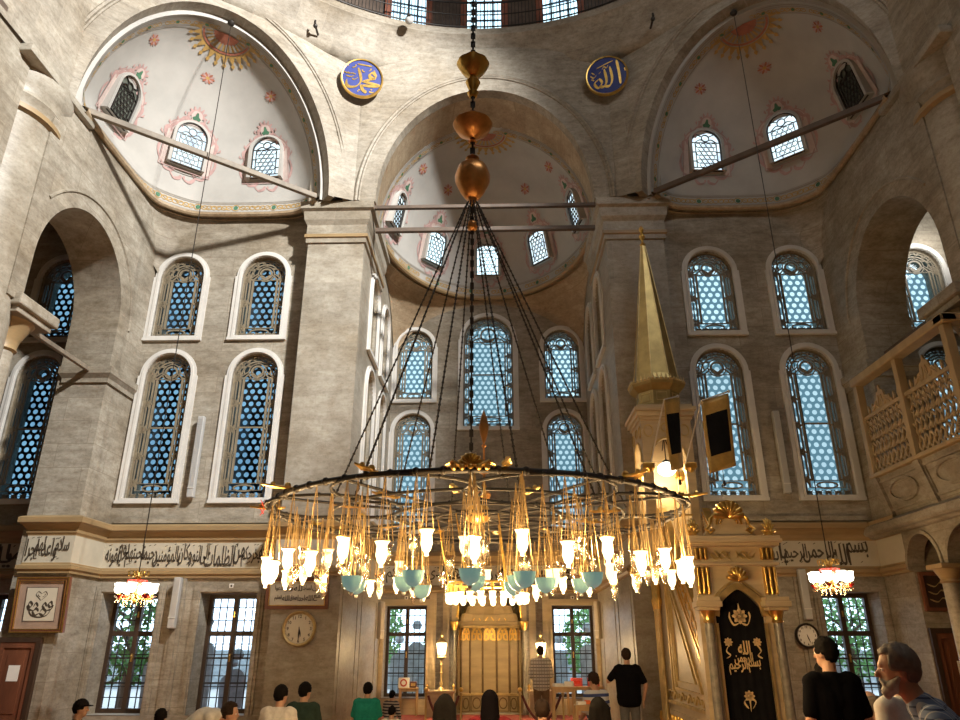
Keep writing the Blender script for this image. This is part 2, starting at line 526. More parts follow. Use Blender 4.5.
fl = MB().box(-14, 14, -9, 22, -0.3, 0)
tag(struct('floor', fl, 'carpet'), 'red prayer carpet over the whole floor')

def hole(cx, z0, w, h):
    return [(cx+p[0], z0+p[1]) for p in arch_pts(w, h)]
def rect(x0, x1, z0, z1): return [(x0, z0), (x1, z0), (x1, z1), (x0, z1)]
LOW = (4.76, 1.10, 3.50)    # sill z, width, height of the tall lower lights
UPP = (8.72, 1.10, 2.20)
fx_low, fx_up = (5.5, 7.6, 10.75), (5.58, 7.66, 10.72)
for sgn, nm in ((-1, 'wall_front_left'), (1, 'wall_front_right')):
    holes = [hole(sgn*x, *LOW) for x in fx_low]+[hole(sgn*x, *UPP) for x in fx_up]
    holes += [rect(sgn*x-0.6, sgn*x+0.6, 0.38, 2.73) for x in (5.48, 7.6)]
    holes += [rect(sgn*10.75-0.6, sgn*10.75+0.6, 0.38, 2.73)] if sgn < 0 else []
    out = rect(-14, -3.4, 0, 12.4) if sgn < 0 else rect(3.4, 14, 0, 12.4)
    struct(nm, MB().prism(out, XZ(FW), 0, WT, holes), 'wall')
    # apse pier and the side wall of the apse
    p = MB()
    x0, x1 = sorted((sgn*4.4, sgn*3.0))
    p.box(x0, x1, AP, FW+0.01, 0, SPR)
    f = (lambda s_: (lambda u, v, d: (s_*(HW+d), u, v)))(sgn)
    hs = [hole(y, z, w, h) for y in (17.35, 19.25) for (z, w, h) in (LOW, UPP)]
    p.prism(rect(FW+0.012, APB+0.02, 0, SPR+0.1), f, 0, WT, hs)
    struct('wall_apse_left' if sgn < 0 else 'wall_apse_right', p, 'marble')
hs = [hole(x, *LOW) for x in (-2.3, 2.3)]+[hole(x, 8.72, 1.1, 2.3) for x in (-2.3, 2.3)]+[hole(0, 7.85, 1.55, 3.65)]
hs += [rect(x-0.58, x+0.58, 0.4, 2.72) for x in (-2.3, 2.3)]
hs += [[(-0.92, 0.02), (0.92, 0.02), (0.92, 2.75)]+arc(0, 2.75, 0.92, 0.55, 0.001, pi-0.001, 10)[1:-1]+[(-0.92, 2.75)]]
struct('wall_apse_back', MB().prism(rect(-3.7, 3.7, 0, SPR+0.1), XZ(APB), 0, WT, hs), 'wall')

# upper octagon faces with the great arches
def face_panel(name, origin, t, n, hw, a, h, top, thick, m):
    f = lambda u, v, d: (origin[0]+t[0]*u+n[0]*d, origin[1]+t[1]*u+n[1]*d, v)
    ap = arc(0, SPR, a, h, 0, pi, 40)
    SP = SPR-0.3
    out = [(-hw, SPR-0.02), (-hw, top), (hw, top), (hw, SPR-0.02)]+[(a, SPR-0.02)]+ap+[(-a, SPR-0.02)]
    mb = MB().prism(out[::-1], f, 0, thick, mi=0)
    for k, (q, rr) in enumerate(((0.42, 0.035), (0.50, 0.05))):
        mb.tube([f(x, z, -0.01) for x, z in arc(0, SPR, a+q, h+q, 0.0, pi, 40)], rr, 6)
    return struct(name, mb, m, 40)
TOPZ = 17.0
face_panel('wall_arch_front', (0, 15.3), (1, 0), (0, 1), 3.35, 2.75, 3.45, TOPZ, 0.3, 'arch')
for sgn in (-1, 1):
    t = (-sgn*TV[0], TV[1]); n = (-sgn*NV[0]*-1 if False else sgn*0.62, 0.784)
    o = (sgn*MX-0.32*n[0], MY-0.32*n[1])
    face_panel('wall_arch_left' if sgn < 0 else 'wall_arch_right', o, t, n, 2.98, 2.82, 4.12, TOPZ, 0.34, 'arch')
    # chamfered spandrel between the arches, and the wall over the side colonnade
    e1 = (sgn*3.30, 15.28)
    e2 = (o[0]+t[0]*2.96, o[1]+t[1]*2.96)
    e3 = (o[0]-t[0]*2.96, o[1]-t[1]*2.96)
    mb = MB()
    mb.add([(*e1, SPR), (*e2, SPR), (*e2, TOPZ), (*e1, TOPZ)], [(0, 1, 2, 3)])
    e4 = (sgn*8.6, 2.5)
    mb.add([(*e3, SPR), (*e4, SPR), (*e4, TOPZ), (*e3, TOPZ)], [(0, 1, 2, 3)])
    struct('wall_spandrel_left' if sgn < 0 else 'wall_spandrel_right', mb, 'arch')
# barrel over the mouth of the apse
mb = MB()
A0, A1 = arc(0, SPR, 2.75, 3.45, 0, pi, 40), arc(0, SPR, 2.95, 3.5, 0, pi, 40)
for (ya, P0), (yb, P1) in (((15.55, A0), (16.85, A1)),):
    vs = [(x, ya, z) for x, z in P0]+[(x, yb, z) for x, z in P1]
    n_ = len(P0)
    mb.add(vs, [(i, i+1, n_+i+1, n_+i) for i in range(n_-1)])
struct('ceiling_apse_barrel', mb, 'vault', 60)

# semi-domes --------------------------------------------------------------
def frame_at(pt, ph, be):
    e = .02
    a, b = Vector(pt(ph+e, be))-Vector(pt(ph-e, be)), Vector(pt(ph, be+e))-Vector(pt(ph, be-e))
    n = a.cross(b).normalized()
    if n.dot(Vector(pt(ph, be))-Vector(pt(ph, be, .4))) < 0: n = -n
    return (pt(ph, be), n)
def make_dome(name, c, t, n, rt, rn, H, clampf, label, wins, rosettes, a_edge):
    def pt(phi, beta, off=0.0):
        k = 1-off/rt
        x, y = rt*cos(beta)*cos(phi)*k, rn*cos(beta)*sin(phi)*k
        p = (c[0]+t[0]*x+n[0]*y, c[1]+t[1]*x+n[1]*y)
        q = clampf(p, off, beta)
        return (q[0], q[1], SPR+H*sin(beta)*k)
    mb = MB()
    NU, NVV = 56, 24
    vs = [pt(pi*i/NU, pi/2*j/NVV) for j in range(NVV+1) for i in range(NU+1)]
    mb.add(vs, [(j*(NU+1)+i, j*(NU+1)+i+1, (j+1)*(NU+1)+i+1, (j+1)*(NU+1)+i) for j in range(NVV) for i in range(NU)], 0)
    ea = [(pt(0 if b < pi/2 else pi, min(b, pi-b)), b) for b in [pi*i/48 for i in range(49)]]
    vs = []
    for p, b in ea:
        x, z = (rt+.32)*cos(b), (H+.45)*sin(b)
        vs += [p, (c[0]+t[0]*x, c[1]+t[1]*x, SPR+z)]
    mb.add(vs, [(2*i, 2*i+1, 2*i+3, 2*i+2) for i in range(48)], 0)
    # painted ornament, part of the surface: local sheet coordinates (metres) round a centre
    def sheet(phi0, beta0, off=0.014):
        return lambda u, v, d: pt(phi0+u/(0.5*(rt+rn)*max(0.25, cos(beta0+v/H*0.6))), beta0+v/H, off)
    # border along the rim and up the arch edge
    def rimmap(off=0.014):
        return lambda u, v, d: pt(u, v/H, off)
    N = 80
    for v, w in ((0.10, 0.05), (0.36, 0.035), (0.40, 0.015)):
        mb.strip([(pi*(0.03+0.94*i/N), v) for i in range(N+1)], w, rimmap(), mi=3)
    def edge(off=0.014):   # u along the arch angle, v metres in from the edge
        def f(u, v, d):
            side = 0 if u < pi/2 else pi
            b = u if u < pi/2 else pi-u
            b = min(b, pi/2-0.02)
            sh = v/max(0.35, rn*cos(b))
            return pt(sh if side == 0 else pi-sh, b, off)
        return f
    for a in (0, 1):
        for v, w in ((0.07, 0.03), (0.13, 0.02), (0.35, 0.03)):
            mb.strip([((0.06+1.36*i/40) if a == 0 else pi-(0.06+1.36*i/40), v) for i in range(41)], w, edge(), mi=3)
        for k in range(6):
            u0 = 0.14+1.22*k/5
            u0 = u0 if a == 0 else pi-u0
            f = edge(0.02)
            g = lambda x, y, d, f=f, u0=u0: f(u0+x/((rt+H)/2), 0.23+y, d)
            mb.strip(arc(0, 0, .07, .06, 0, 2*pi, 12)[:-1], 0.02, g, closed=True, mi=5)
            mb.strip(arc(0, 0, .03, .025, 0, 2*pi, 8)[:-1], 0.05, g, closed=True, mi=4)
            for sg in (-1, 1):
                for q in (0, 1):
                    mb.strip(arc(sg*(.16+q*.13), 0, .07, .055, 0, 2*pi, 10)[:-1], 0.022, g, closed=True, mi=5)
                mb.strip([(sg*.12, -.05), (sg*.22, .05), (sg*.32, -.05)], 0.018, g, mi=5)
    nk = 8
    for k in range(nk):
        ph = pi*(0.08+0.84*k/(nk-1))
        f = sheet(ph, 0.235/H)
        mb.strip(arc(0, 0, .03, .03, 0, 2*pi, 12)[:-1], 0.06, f, closed=True, mi=4)
        mb.strip(arc(0, 0, .10, .085, 0, 2*pi, 12)[:-1], 0.02, f, closed=True, mi=5)
        for sg in (-1, 1):
            for q in (0, 1, 2):
                mb.strip(arc(sg*(.18+q*.13), 0, .075, .06, 0, 2*pi, 10)[:-1], 0.022, f, closed=True, mi=5)
            mb.strip([(sg*.1, .05), (sg*.25, -.05), (sg*.4, .05), (sg*.52, -.02)], 0.018, f, mi=5)
    # window surrounds: rose scrolls, pale band, green cartouche
    for (ph, be, w, h) in wins:
        f = sheet(ph, be)
        f2 = sheet(ph, be, 0.02)
        hh = h/2
        o1 = [(p[0]*1.36, (p[1]-hh)*1.16) for p in arch_pts(w, h, 14)]
        mb.strip(o1[1:]+[o1[0]], 0.16, f, mi=6)
        o2 = [(p[0]*1.62, (p[1]-hh)*1.24) for p in arch_pts(w, h, 14)]
        mb.strip(o2[1:]+[o2[0]], 0.03, f2, closed=True, mi=2)
        for sg in (-1, 1):
            S = [[(.62*w, -.1), (.82*w, .05), (.86*w, .28), (.70*w, .34), (.66*w, .22)],
                 [(.72*w, .34), (.60*w, .52), (.42*w, .58), (.36*w, .48)],
                 [(.50*w, .56), (.40*w, .78), (.22*w, .84), (.18*w, .70)],
                 [(.30*w, .84), (.24*w, 1.02), (.08*w, 1.05), (.0, 1.14)],
                 [(.84*w, -.05), (.92*w, -.35), (.84*w, -.6), (.7*w, -.66)],
                 [(.78*w, -.64), (.6*w, -.86), (.36*w, -.84), (.30*w, -.74)],
                 [(.40*w, -.88), (.26*w, -1.04), (.08*w, -1.0), (.04, -.9)]]
            for q in S:
                brush(mb, [(sg*x, y*h/1.3) for x, y in q], 0.09, f2, 0, n=5, mi=2)
            for x, y in ((.55*w, .7), (.38*w, .95), (.75*w, .48), (.2*w, 1.1), (.9*w, .12)):
                mb.strip([(sg*x, y*h/1.3-.05), (sg*x*1.08, y*h/1.3), (sg*x*1.1, y*h/1.3+.06)], [0.02, .06, .01], f2, mi=2)
        top = hh+0.30
        for k in range(7):
            a = pi*k/6
            mb.strip([(0.15*cos(a), top+.02+0.15*sin(a)), (0.27*cos(a), top+.02+0.30*sin(a))], [0.10, 0.03], f2, mi=2)
        mb.strip(arc(0, top, 0.10, 0.14, 0, 2*pi, 14)[:-1], 0.10, f2, closed=True, mi=6)
        f3 = sheet(ph, be, 0.026)
        mb.strip([(-.10, top-.08), (0, top-.03), (.10, top-.08)], [.08, .14, .08], f3, mi=4)
        mb.strip([(0, top-.02), (0, top+.12)], [.12, .04], f3, mi=4)
    for (ph, be) in rosettes:
        f = sheet(ph, be)
        for k in range(12):
            a = 2*pi*k/12
            mb.strip([(0.05*cos(a), 0.05*sin(a)), (0.12*cos(a), 0.12*sin(a)), (0.18*cos(a), 0.18*sin(a))], [0.025, 0.065, 0.03], f, mi=2 if k % 2 else 1)
        mb.strip(arc(0, 0, .028, .028, 0, 2*pi, 10)[:-1], 0.05, f, closed=True, mi=5)
    # half sunburst at the crown
    cz = SPR+H
    def crown(u, v, d):   # plan coordinates around the crown, u along the edge, v inwards
        x, y = u/rt, max(v, 0)/rn
        q = sqrt(max(0.0, 1-x*x-y*y))
        k = 1-(0.014+d)/rt
        return (c[0]+t[0]*u*k+n[0]*v*k, c[1]+t[1]*u*k+n[1]*v*k, SPR+H*q*k)
    yv = 0.42
    sc_ = 1.0
    for r0, w, mi in ((0.16, .32, 1), (0.42, .16, 5), (0.36, .02, 2), (0.55, .05, 1), (0.62, .04, 5)):
        mb.strip(arc(0, 0.30, r0, r0*yv*2.2, 0, pi, 30), w, crown, mi=mi)
    for k in range(13):
        a = pi*k/12
        def dd(r): return (r*cos(a), .30+r*sin(a)*yv*2.2)
        g = lambda u, v, d: crown(u, v, 0.006)
        mb.strip([dd(.62), dd(.72), dd(.80)], [.14, .09, .02], g, mi=5)
        mb.strip([dd(.30), dd(.50)], [.03, .07], g, mi=3)
        mb.strip([dd(.80), dd(.84), dd(.90)], [.07, .10, .01], g, mi=5)
    return struct(name, mb, ['plaster', 'p_red', 'p_pink', 'p_grey', 'p_green', 'p_gold', 'p_rose'], 50, label), pt

exw = [(R(41.7), R(25.0), .78, 1.22), (R(90.5), R(26.5), .78, 1.22), (R(140), R(26.5), .78, 1.22)]
exr = [(R(30.5), R(52)), (R(92), R(57.5)), (R(156), R(52))]
DOMEPT = {}
for sgn in (-1, 1):
    def clampf(p, off, be=0, s=sgn):
        x, y = p
        lim = 8.42-off*0.5+.75*max(0, min(1, be/.28))**1.5
        if s*x > lim-0.25: x = s*(lim-0.25+0.25*(1-exp(-(s*x-lim+0.25)/0.25)))
        ly = 15.92-off*0.5
        if y > ly-0.2: y = ly-0.2+0.2*(1-exp(-(y-ly+0.2)/0.2))
        return (x, y)
    _, DOMEPT[sgn] = make_dome('ceiling_semi_dome_left' if sgn < 0 else 'ceiling_semi_dome_right', (sgn*MX, MY), (-sgn*TV[0], TV[1]), (sgn*0.62, 0.784), 2.74, 2.66, 4.0, clampf,
              'painted corner semi-dome', exw, exr, 0)
apw = [(R(p), R(22), .72, 1.15) for p in (15, 52, 90, 128, 165)]
apr = [(R(p), R(b)) for p, b in ((17, 49), (50, 51), (130, 51), (163, 49))]
_, DOMEPT[0] = make_dome('ceiling_semi_dome_apse', (0, 16.8), (1, 0), (0, 1), 2.95, 4.1, 3.5, lambda p, off, be=0: p, 'painted semi-dome over the apse', apw, apr, 0)

# rim mouldings and pendentives
def rimpath(c, t, n, rt, rn, clampf, N=40, a0=0, a1=pi):
    out = []
    for i in range(N+1):
        a = a0+(a1-a0)*i/N
        p = (c[0]+t[0]*rt*cos(a)+n[0]*rn*sin(a), c[1]+t[1]*rt*cos(a)+n[1]*rn*sin(a))
        out.append(clampf(p, 0))
    return out
RIMPROF = [(0.05, 12.02), (0.10, 12.02), (0.14, 12.06), (0.14, 12.12), (0.06, 12.16), (-0.05, 12.16)]
for sgn in (-1, 1):
    def clampf(p, off, s=sgn):
        x, y = p
        if s*x > 8.17: x = s*(8.17+0.25*(1-exp(-(s*x-8.17)/0.25)))
        if y > 15.72: y = 15.72+0.2*(1-exp(-(y-15.72)/0.2))
        return (x, y)
    c, t, n = (sgn*MX, MY), (-sgn*TV[0], TV[1]), (sgn*0.62, 0.784)
    rp = rimpath(c, t, n, 2.74, 2.66, clampf)
    mb = MB().sweep(rp if sgn > 0 else rp[::-1], [(-o, z) for o, z in RIMPROF], closed=False)
    mb.sweep(rp if sgn > 0 else rp[::-1], RIMPROF)
    struct('trim_1' if sgn < 0 else 'trim_2', mb, 'vault', 50, 'stone rim under the corner semi-dome')
    # pendentive down to the two walls
    mb = MB()
    NS = 10
    rows = []
    for i, p in enumerate(rp):
        dx, dy = p[0]-c[0], p[1]-c[1]
        k1 = (sgn*8.40-c[0])/dx if sgn*dx > 1e-6 else 1e9
        k2 = (FW-0.005-c[1])/dy if dy > 1e-6 else 1e9
        k = min(k1, k2)
        k = max(1.0, min(k, 1.5))
        w = (c[0]+dx*k, c[1]+dy*k)
        dist = (sgn*8.40-w[0])*sgn if k2 <= k1 else (FW-w[1])
        zl = 12.02-2.3*exp(-max(dist, 0)/.42)
        if i < 3 or i > len(rp)-4: zl = max(zl, 11.9)
        row = []
        for j in range(NS+1):
            s = j/NS
            hx = s**1.8
            row.append((p[0]+(w[0]-p[0])*min(1, 1.15*s), p[1]+(w[1]-p[1])*min(1, 1.15*s), 12.13-(12.13-zl)*hx))
        rows.append(row)
    vs = [q for r in rows for q in r]
    mb.add(vs, [(i*(NS+1)+j, i*(NS+1)+j+1, (i+1)*(NS+1)+j+1, (i+1)*(NS+1)+j) for i in range(len(rp)-1) for j in range(NS)])
    struct('wall_pendentive_left' if sgn < 0 else 'wall_pendentive_right', mb, 'wall', 60)
rp = rimpath((0, 16.8), (1, 0), (0, 1), 2.95, 4.1, lambda p, o: p)
rp = [(2.95, 15.6)]+rp+[(-2.95, 15.6)]
mb = MB().sweep(rp, [(-o, z) for o, z in RIMPROF]).sweep(rp, RIMPROF)
struct('trim_3', mb, 'tan', 50, 'stone rim under the apse semi-dome')
mb = MB()
rows = []
for p in rp:
    dx, dy = p[0], p[1]-16.8
    k1 = HW/abs(dx) if abs(dx) > 1e-6 else 1e9
    k2 = (APB-0.005-16.8)/dy if dy > 1e-6 else 1e9
    k = max(1.0, min(k1, k2, 1.6))
    w = (dx*k, 16.8+dy*k)
    dist = (HW-abs(w[0])) if k2 <= k1 else (APB-w[1])
    zl = 12.02-1.9*exp(-max(dist, 0)/0.95)
    if dy <= 0: zl, w = 12.0, (HW*(1 if dx > 0 else -1), p[1])
    rows.append([(p[0]+(w[0]-p[0])*min(1, 1.15*j/10), p[1]+(w[1]-p[1])*min(1, 1.15*j/10), 12.13-(12.13-zl)*(j/10)**1.7) for j in range(11)])
vs = [q for r in rows for q in r]
mb.add(vs, [(i*11+j, i*11+j+1, (i+1)*11+j+1, (i+1)*11+j) for i in range(len(rows)-1) for j in range(10)])
struct('wall_pendentive_apse', mb, 'vault', 60)

# pier capitals (wrap into the apse)
for sgn in (-1, 1):
    path = [(-4.4, 16.0), (-4.4, 15.5), (-3.0, 15.5), (-3.0, 18.2)]
    if sgn > 0: path = [(-x, y) for x, y in path][::-1]
    prof = [(0, 11.0), (.05, 11.0), (.05, 11.12), (.09, 11.14, 1), (.09, 11.22, 1), (.05, 11.25, 1), (.05, 11.5), (.12, 11.62), (.14, 11.85), (.22, 11.9), (.22, 12.1), (-.3, 12.1)]
    mb = MB().sweep(path, prof)
    struct('trim_4' if sgn < 0 else 'trim_5', mb, ['marble', 'tan'], None, 'moulded capital of the apse pier')

# side colonnade bays (arch between great column and wall pier)
for sgn in (-1, 1):
    f = (lambda s_: (lambda u, v, d: (s_*(8.38+d), u, v)))(sgn)
    yc, hw_, zs, zt = 13.2, 1.60, 8.55, 10.3
    out = [(11.2, 7.5), (yc-hw_, 7.5)]+arc(yc, zs, hw_, zt-zs, pi, 0, 24)+[(yc+hw_, 0), (FW-0.005, 0), (FW-0.005, SPR+0.1), (11.2, SPR+0.1)]
    mb = MB().prism(out, f, 0, 1.1)
    mb.tube([f(x, z, -0.005) for x, z in arc(yc+.05, zs, hw_+.42, zt-zs+.35, 0, pi*0.8, 24)], 0.035, 6)
    struct('wall_left' if sgn < 0 else 'wall_right', mb, 'wall', 30)
    # impost on the pier, aisle walls and vaults
    y_ = 14.8
    path = [(-9.32, 16.0), (-9.32, y_), (-8.38, y_), (-8.38, 15.99)]
    if sgn > 0: path = [(-x, y) for x, y in path][::-1]
    mb = MB().sweep(path, [(0, 7.1), (.05, 7.1), (.05, 7.2), (.12, 7.3), (.12, 7.45), (0, 7.5)])
    struct('trim_6' if sgn < 0 else 'trim_7', mb, 'wall', None, 'impost moulding on the side pier')
    mb = MB()
    x0, x1 = sorted((sgn*13.2, sgn*13.9))
    mb.box(x0, x1, -9, FW, 0, 12.4)
    struct('wall_aisle_left' if sgn < 0 else 'wall_aisle_right', mb, 'wall')
    mb = MB()
    x0, x1 = sorted((sgn*8.7, sgn*13.9))
    mb.box(x0, x1, -9, 11.2, 11.7, 12.0)
    pts = arc(0, 0, 1, 1, 0, pi, 16)
    vs = []
    for y in (11.2, 13.0, 14.6, FW):
        for a, b in pts:
            vs.append((sgn*(11.25+1.96*a), y, 10.6+1.5*b))
    mb.add(vs, [(j*17+i, j*17+i+1, (j+1)*17+i+1, (j+1)*17+i) for j in range(3) for i in range(16)])
    struct('ceiling_aisle_left' if sgn < 0 else 'ceiling_aisle_right', mb, 'plaster', 60)
    # the wall over the near colonnade and the upper sides behind the camera
    mb = MB()
    x0, x1 = sorted((sgn*8.5, sgn*9.3))
    mb.box(x0, x1, -9, 10.4, 9.5, SPR+0.1)
    x0, x1 = sorted((sgn*8.6, sgn*9.2))
    mb.box(x0, x1, -9, 2.6, SPR, 18.2)
    struct('wall_side_left' if sgn < 0 else 'wall_side_right', mb, 'wall')
struct('wall_back', MB().box(-14, 14, -9.6, -9, 0, 19), 'wall')
struct('ceiling_back', MB().box(-9.3, 9.3, -9.6, -1.3, 18.2, 18.6), 'plaster')

for x0, x1, y0, y1 in ((-14, 14, 15.9, 22), (-14, -7.5, -9, 15.9), (7.5, 14, -9, 15.9)):
    struct('ceiling_light_block', MB().box(x0, x1, y0, y1, 17.1, 17.3), 'plaster')  # unseen slabs added to keep sky light from leaking past the semi-domes
for sgn in (-1, 1):
    x0, x1 = sorted((sgn*2.97, sgn*4.5))
    struct('wall_leak_block', MB().box(x0, x1, 15.5, 16.4, 12.05, 13.2), 'arch')  # mostly hidden boxes added to stop light leaking in above the capitals
# cornice, drum and dome
DC = (0, 7.2)
prof = [(10.4, 16.35), (8.62, 16.4), (8.45, 16.55), (8.38, 16.8), (8.2, 17.0), (8.12, 17.25), (7.98, 17.38), (7.98, 17.6), (8.85, 17.62)]
mb = MB().lathe(prof, 96, (*DC, 0), caps=False)
struct('trim_8', mb, 'arch', 40, 'curved stone cornice ring under the dome')
mb = MB().lathe([(8.8, 17.6), (8.8, 20.4)]+[(8.8*cos(b), 20.4+6.5*sin(b)) for b in [pi/2*i/10 for i in range(1, 11)]], 64, (*DC, 0), caps=False)
struct('ceiling_dome', mb, 'drum', 40)

# ==================================================================== WINDOWS
WN = [0]
def bars(mb, pts, w, fn, d=0.0, t=0.03, closed=False, mi=0):
    mb.strip(pts, w*1.6, fn, d, d+t, closed, mi)
def lattice_geo(w, h, pitch=0.185, r=0.060):
    """plate with round holes on a hexagonal grid, centred in x, from z = 0"""
    mb = MB()
    ry = pitch*sqrt(3)/2
    R6 = pitch/sqrt(3)
    nx, nz = int(w/pitch/2)+2, int(h/ry)+2
    for j in range(-1, nz):
        for i in range(-nx, nx+1):
            cx, cz = (i+(0.5 if j % 2 else 0))*pitch, j*ry+0.05
            hexp = [(cx+R6*cos(pi/6+pi/3*k/1)*1, cz+R6*sin(pi/6+pi/3*k)) for k in range(6)]
            outer = []
            for k in range(6):
                a, b = hexp[k], hexp[(k+1) % 6]
                outer += [a, ((a[0]+b[0])/2, (a[1]+b[1])/2)]
            inner = [(cx+r*cos(pi/6+pi/6*k), cz+r*sin(pi/6+pi/6*k)) for k in range(12)]
            vs = [(x, 0, z) for x, z in outer]+[(x, 0, z) for x, z in inner]
            mb.add(vs, [(k, (k+1) % 12, 12+(k+1) % 12, 12+k) for k in range(12)])
    return mb
def ring(cx, cz, rx, rz=None, n=14):
    rz = rz or rx
    return [(cx+rx*cos(2*pi*k/n), cz+rz*sin(2*pi*k/n)) for k in range(n)]
def tracery(w, h, rows, mid):
    """gilt plaster tracery: outline, inner panel, border cells with knots, arched head with a round eye"""
    mb = MB()
    f = XZ(0)
    hs = h-w/2
    bars(mb, arch_pts(w-.03, h-.015, 18), .045, f, closed=True, t=.05)
    q = w*0.5-0.17
    zb = 0.36 if rows > 2 else 0.26
    inner = [(-q, zb-.16), (q, zb-.16)]+arc(0, hs, q, q, 0, pi, 16)
    bars(mb, inner, .022, f, closed=True, t=.04)
    q2 = w*0.5-0.09
    bars(mb, [(-q2, .08), (q2, .08)]+arc(0, hs, q2, q2, 0, pi, 16), .016, f, closed=True, t=.03)
    p = q-.075
    zt = hs-.06
    bars(mb, [(-p, zb), (p, zb), (p, zt), (-p, zt)], .03, f, closed=True, t=.045)
    if mid: bars(mb, [(-p, zb+(zt-zb)*mid), (p, zb+(zt-zb)*mid)], .022, f, t=.04)
    xo = w*0.5-.03
    for i in range(rows+1):
        z = zb+(zt-zb)*(i+0.02)/rows
        for sg in (-1, 1):
            xm = sg*(xo+q)/2
            bars(mb, ring(xm, z, .05, .055), .02, f, closed=True, t=.045)
            bars(mb, [(sg*xo, z+.13), (sg*q, z-.13)], .014, f)
            bars(mb, [(sg*xo, z-.13), (sg*q, z+.13)], .014, f)
            bars(mb, [(sg*q, z), (sg*p, z)], .03, f)
    # head
    ez = hs+q*0.30
    bars(mb, ring(0, ez, q*.38), .028, f, closed=True, t=.05)
    bars(mb, ring(0, ez, q*.56), .014, f, closed=True, t=.03)
    for k in range(5):
        a = pi*(k+0.0)/4
        bars(mb, [(q*.56*cos(a), ez+q*.56*sin(a)), (q*.98*cos(a), hs+q*.98*sin(a))], .016, f)
    for k in range(8):
        a = pi*(k+.5)/8
        bars(mb, ring((q+.085)*cos(a), hs+(q+.085)*sin(a), .045, n=10), .014, f, closed=True)
    for sg in (-1, 1):
        bars(mb, catmull([(sg*p, zt+.01), (sg*p*.5, zt+.14), (0, zt+.05)], 5), .02, f)
        bars(mb, catmull([(sg*p, zt+.12), (sg*p*1.1, zt+.3), (sg*q*.5, ez+q*.35)], 5), .016, f)
    # foot
    bars(mb, ring(0, zb-.11, p*.75, .07), .02, f, closed=True)
    for k in (-2, -1, 0, 1, 2):
        x = k*w*.19
        bars(mb, ring(x, .07, .05, .045), .018, f, closed=True, t=.04)
        bars(mb, [(x-.08, .02), (x+.08, .13)], .013, f)
        bars(mb, [(x-.08, .13), (x+.08, .02)], .013, f)
    return mb
def surround(w, h, fw=.13, shoulder=True):
    mb = MB()
    f = XZ(0)
    def band(o, d0, d1, inn):
        outer = arch_pts(w+2*o, h+o+fw*.5, 20)
        outer = [(x, z-fw*.5) for x, z in outer]
        mb.prism(outer, f, d0, d1, [arch_pts(w+2*inn, h+inn, 20)], back=False)
    band(fw, -.05, .02, 0)
    band(fw*.55, -.075, .02, .012)
    if shoulder:
        hs = h-w/2
        for sg in (-1, 1):
            x0, x1 = sorted((sg*(w/2+fw*.6), sg*(w/2+fw*1.25)))
            mb.box(x0, x1, -.055, .01, -fw*.5, hs-.02)
    mb.box(-w/2-fw*1.3, w/2+fw*1.3, -.085, .02, -fw*.9, -fw*.35)
    return mb
_PROTO = {}
def arch_window(key, loc, rotz, w, h, rows, mid, sky, label, shoulder=True):
    WN[0] += 1
    root = thing('window_%d' % WN[0], label, 'window', loc, rotz, kind='structure')
    if key not in _PROTO:
        a = surround(w, h, shoulder=shoulder).build('frame', 'pale', root)
        t = tracery(w, h, rows, mid).build('tracery', 'tracery', root, loc=(0, .10, 0))
        g = MB().prism(arch_pts(w, h, 16), XZ(0), 0, .006).build('pane', 'pane', root, loc=(0, .16, 0))
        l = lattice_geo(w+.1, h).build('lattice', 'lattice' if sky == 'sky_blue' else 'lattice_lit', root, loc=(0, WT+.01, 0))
        s = MB().box(-w/2-.2, w/2+.2, 0, .01, -.1, h+.15).build('glass_rounds', sky, root, loc=(0, WT+.05, 0))
        _PROTO[key] = [a, t, g, l, s]
    else:
        for o in _PROTO[key]:
            c = o.copy()
            if o.name.startswith('lattice'):
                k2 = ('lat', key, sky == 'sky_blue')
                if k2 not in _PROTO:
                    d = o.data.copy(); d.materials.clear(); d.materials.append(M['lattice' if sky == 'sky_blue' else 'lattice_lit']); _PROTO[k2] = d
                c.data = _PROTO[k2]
            if o.name.startswith('glass_rounds') and o.data.materials[0] != M[sky]:
                k2 = ('sky', key, sky)
                if k2 not in _PROTO:
                    d = o.data.copy(); d.materials.clear(); d.materials.append(M[sky]); _PROTO[k2] = d
                c.data = _PROTO[k2]
            C.objects.link(c); c.parent = root
    return root
wl = {(-1, 0): 'tall lower arched window beside the left apse pier', (-1, 1): 'tall lower arched window, second from the left apse pier', (-1, 2): 'tall lower arched window at the left edge beyond the side pier',
      (1, 0): 'tall lower arched window behind the pulpit and its banners', (1, 1): 'tall lower arched window beside the carved gallery screen', (1, 2): 'tall lower arched window hidden behind the gallery screen'}
wu = {(-1, 0): 'short upper arched window beside the left apse pier', (-1, 1): 'short upper arched window, second from the left apse pier', (-1, 2): 'short upper arched window seen through the left side arch',
      (1, 0): 'short upper arched window right of the gilded pulpit spire', (1, 1): 'short upper arched window, second right of the gilded spire', (1, 2): 'short upper arched window seen through the right side arch'}
for sgn in (-1, 1):
    for i, x in enumerate(fx_low):
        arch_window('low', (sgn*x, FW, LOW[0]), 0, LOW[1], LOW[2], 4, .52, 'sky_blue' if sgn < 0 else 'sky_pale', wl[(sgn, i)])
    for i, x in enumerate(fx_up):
        arch_window('up', (sgn*x, FW, UPP[0]), 0, UPP[1], UPP[2], 2, None, 'sky_blue' if sgn < 0 else 'sky_bright', wu[(sgn, i)])
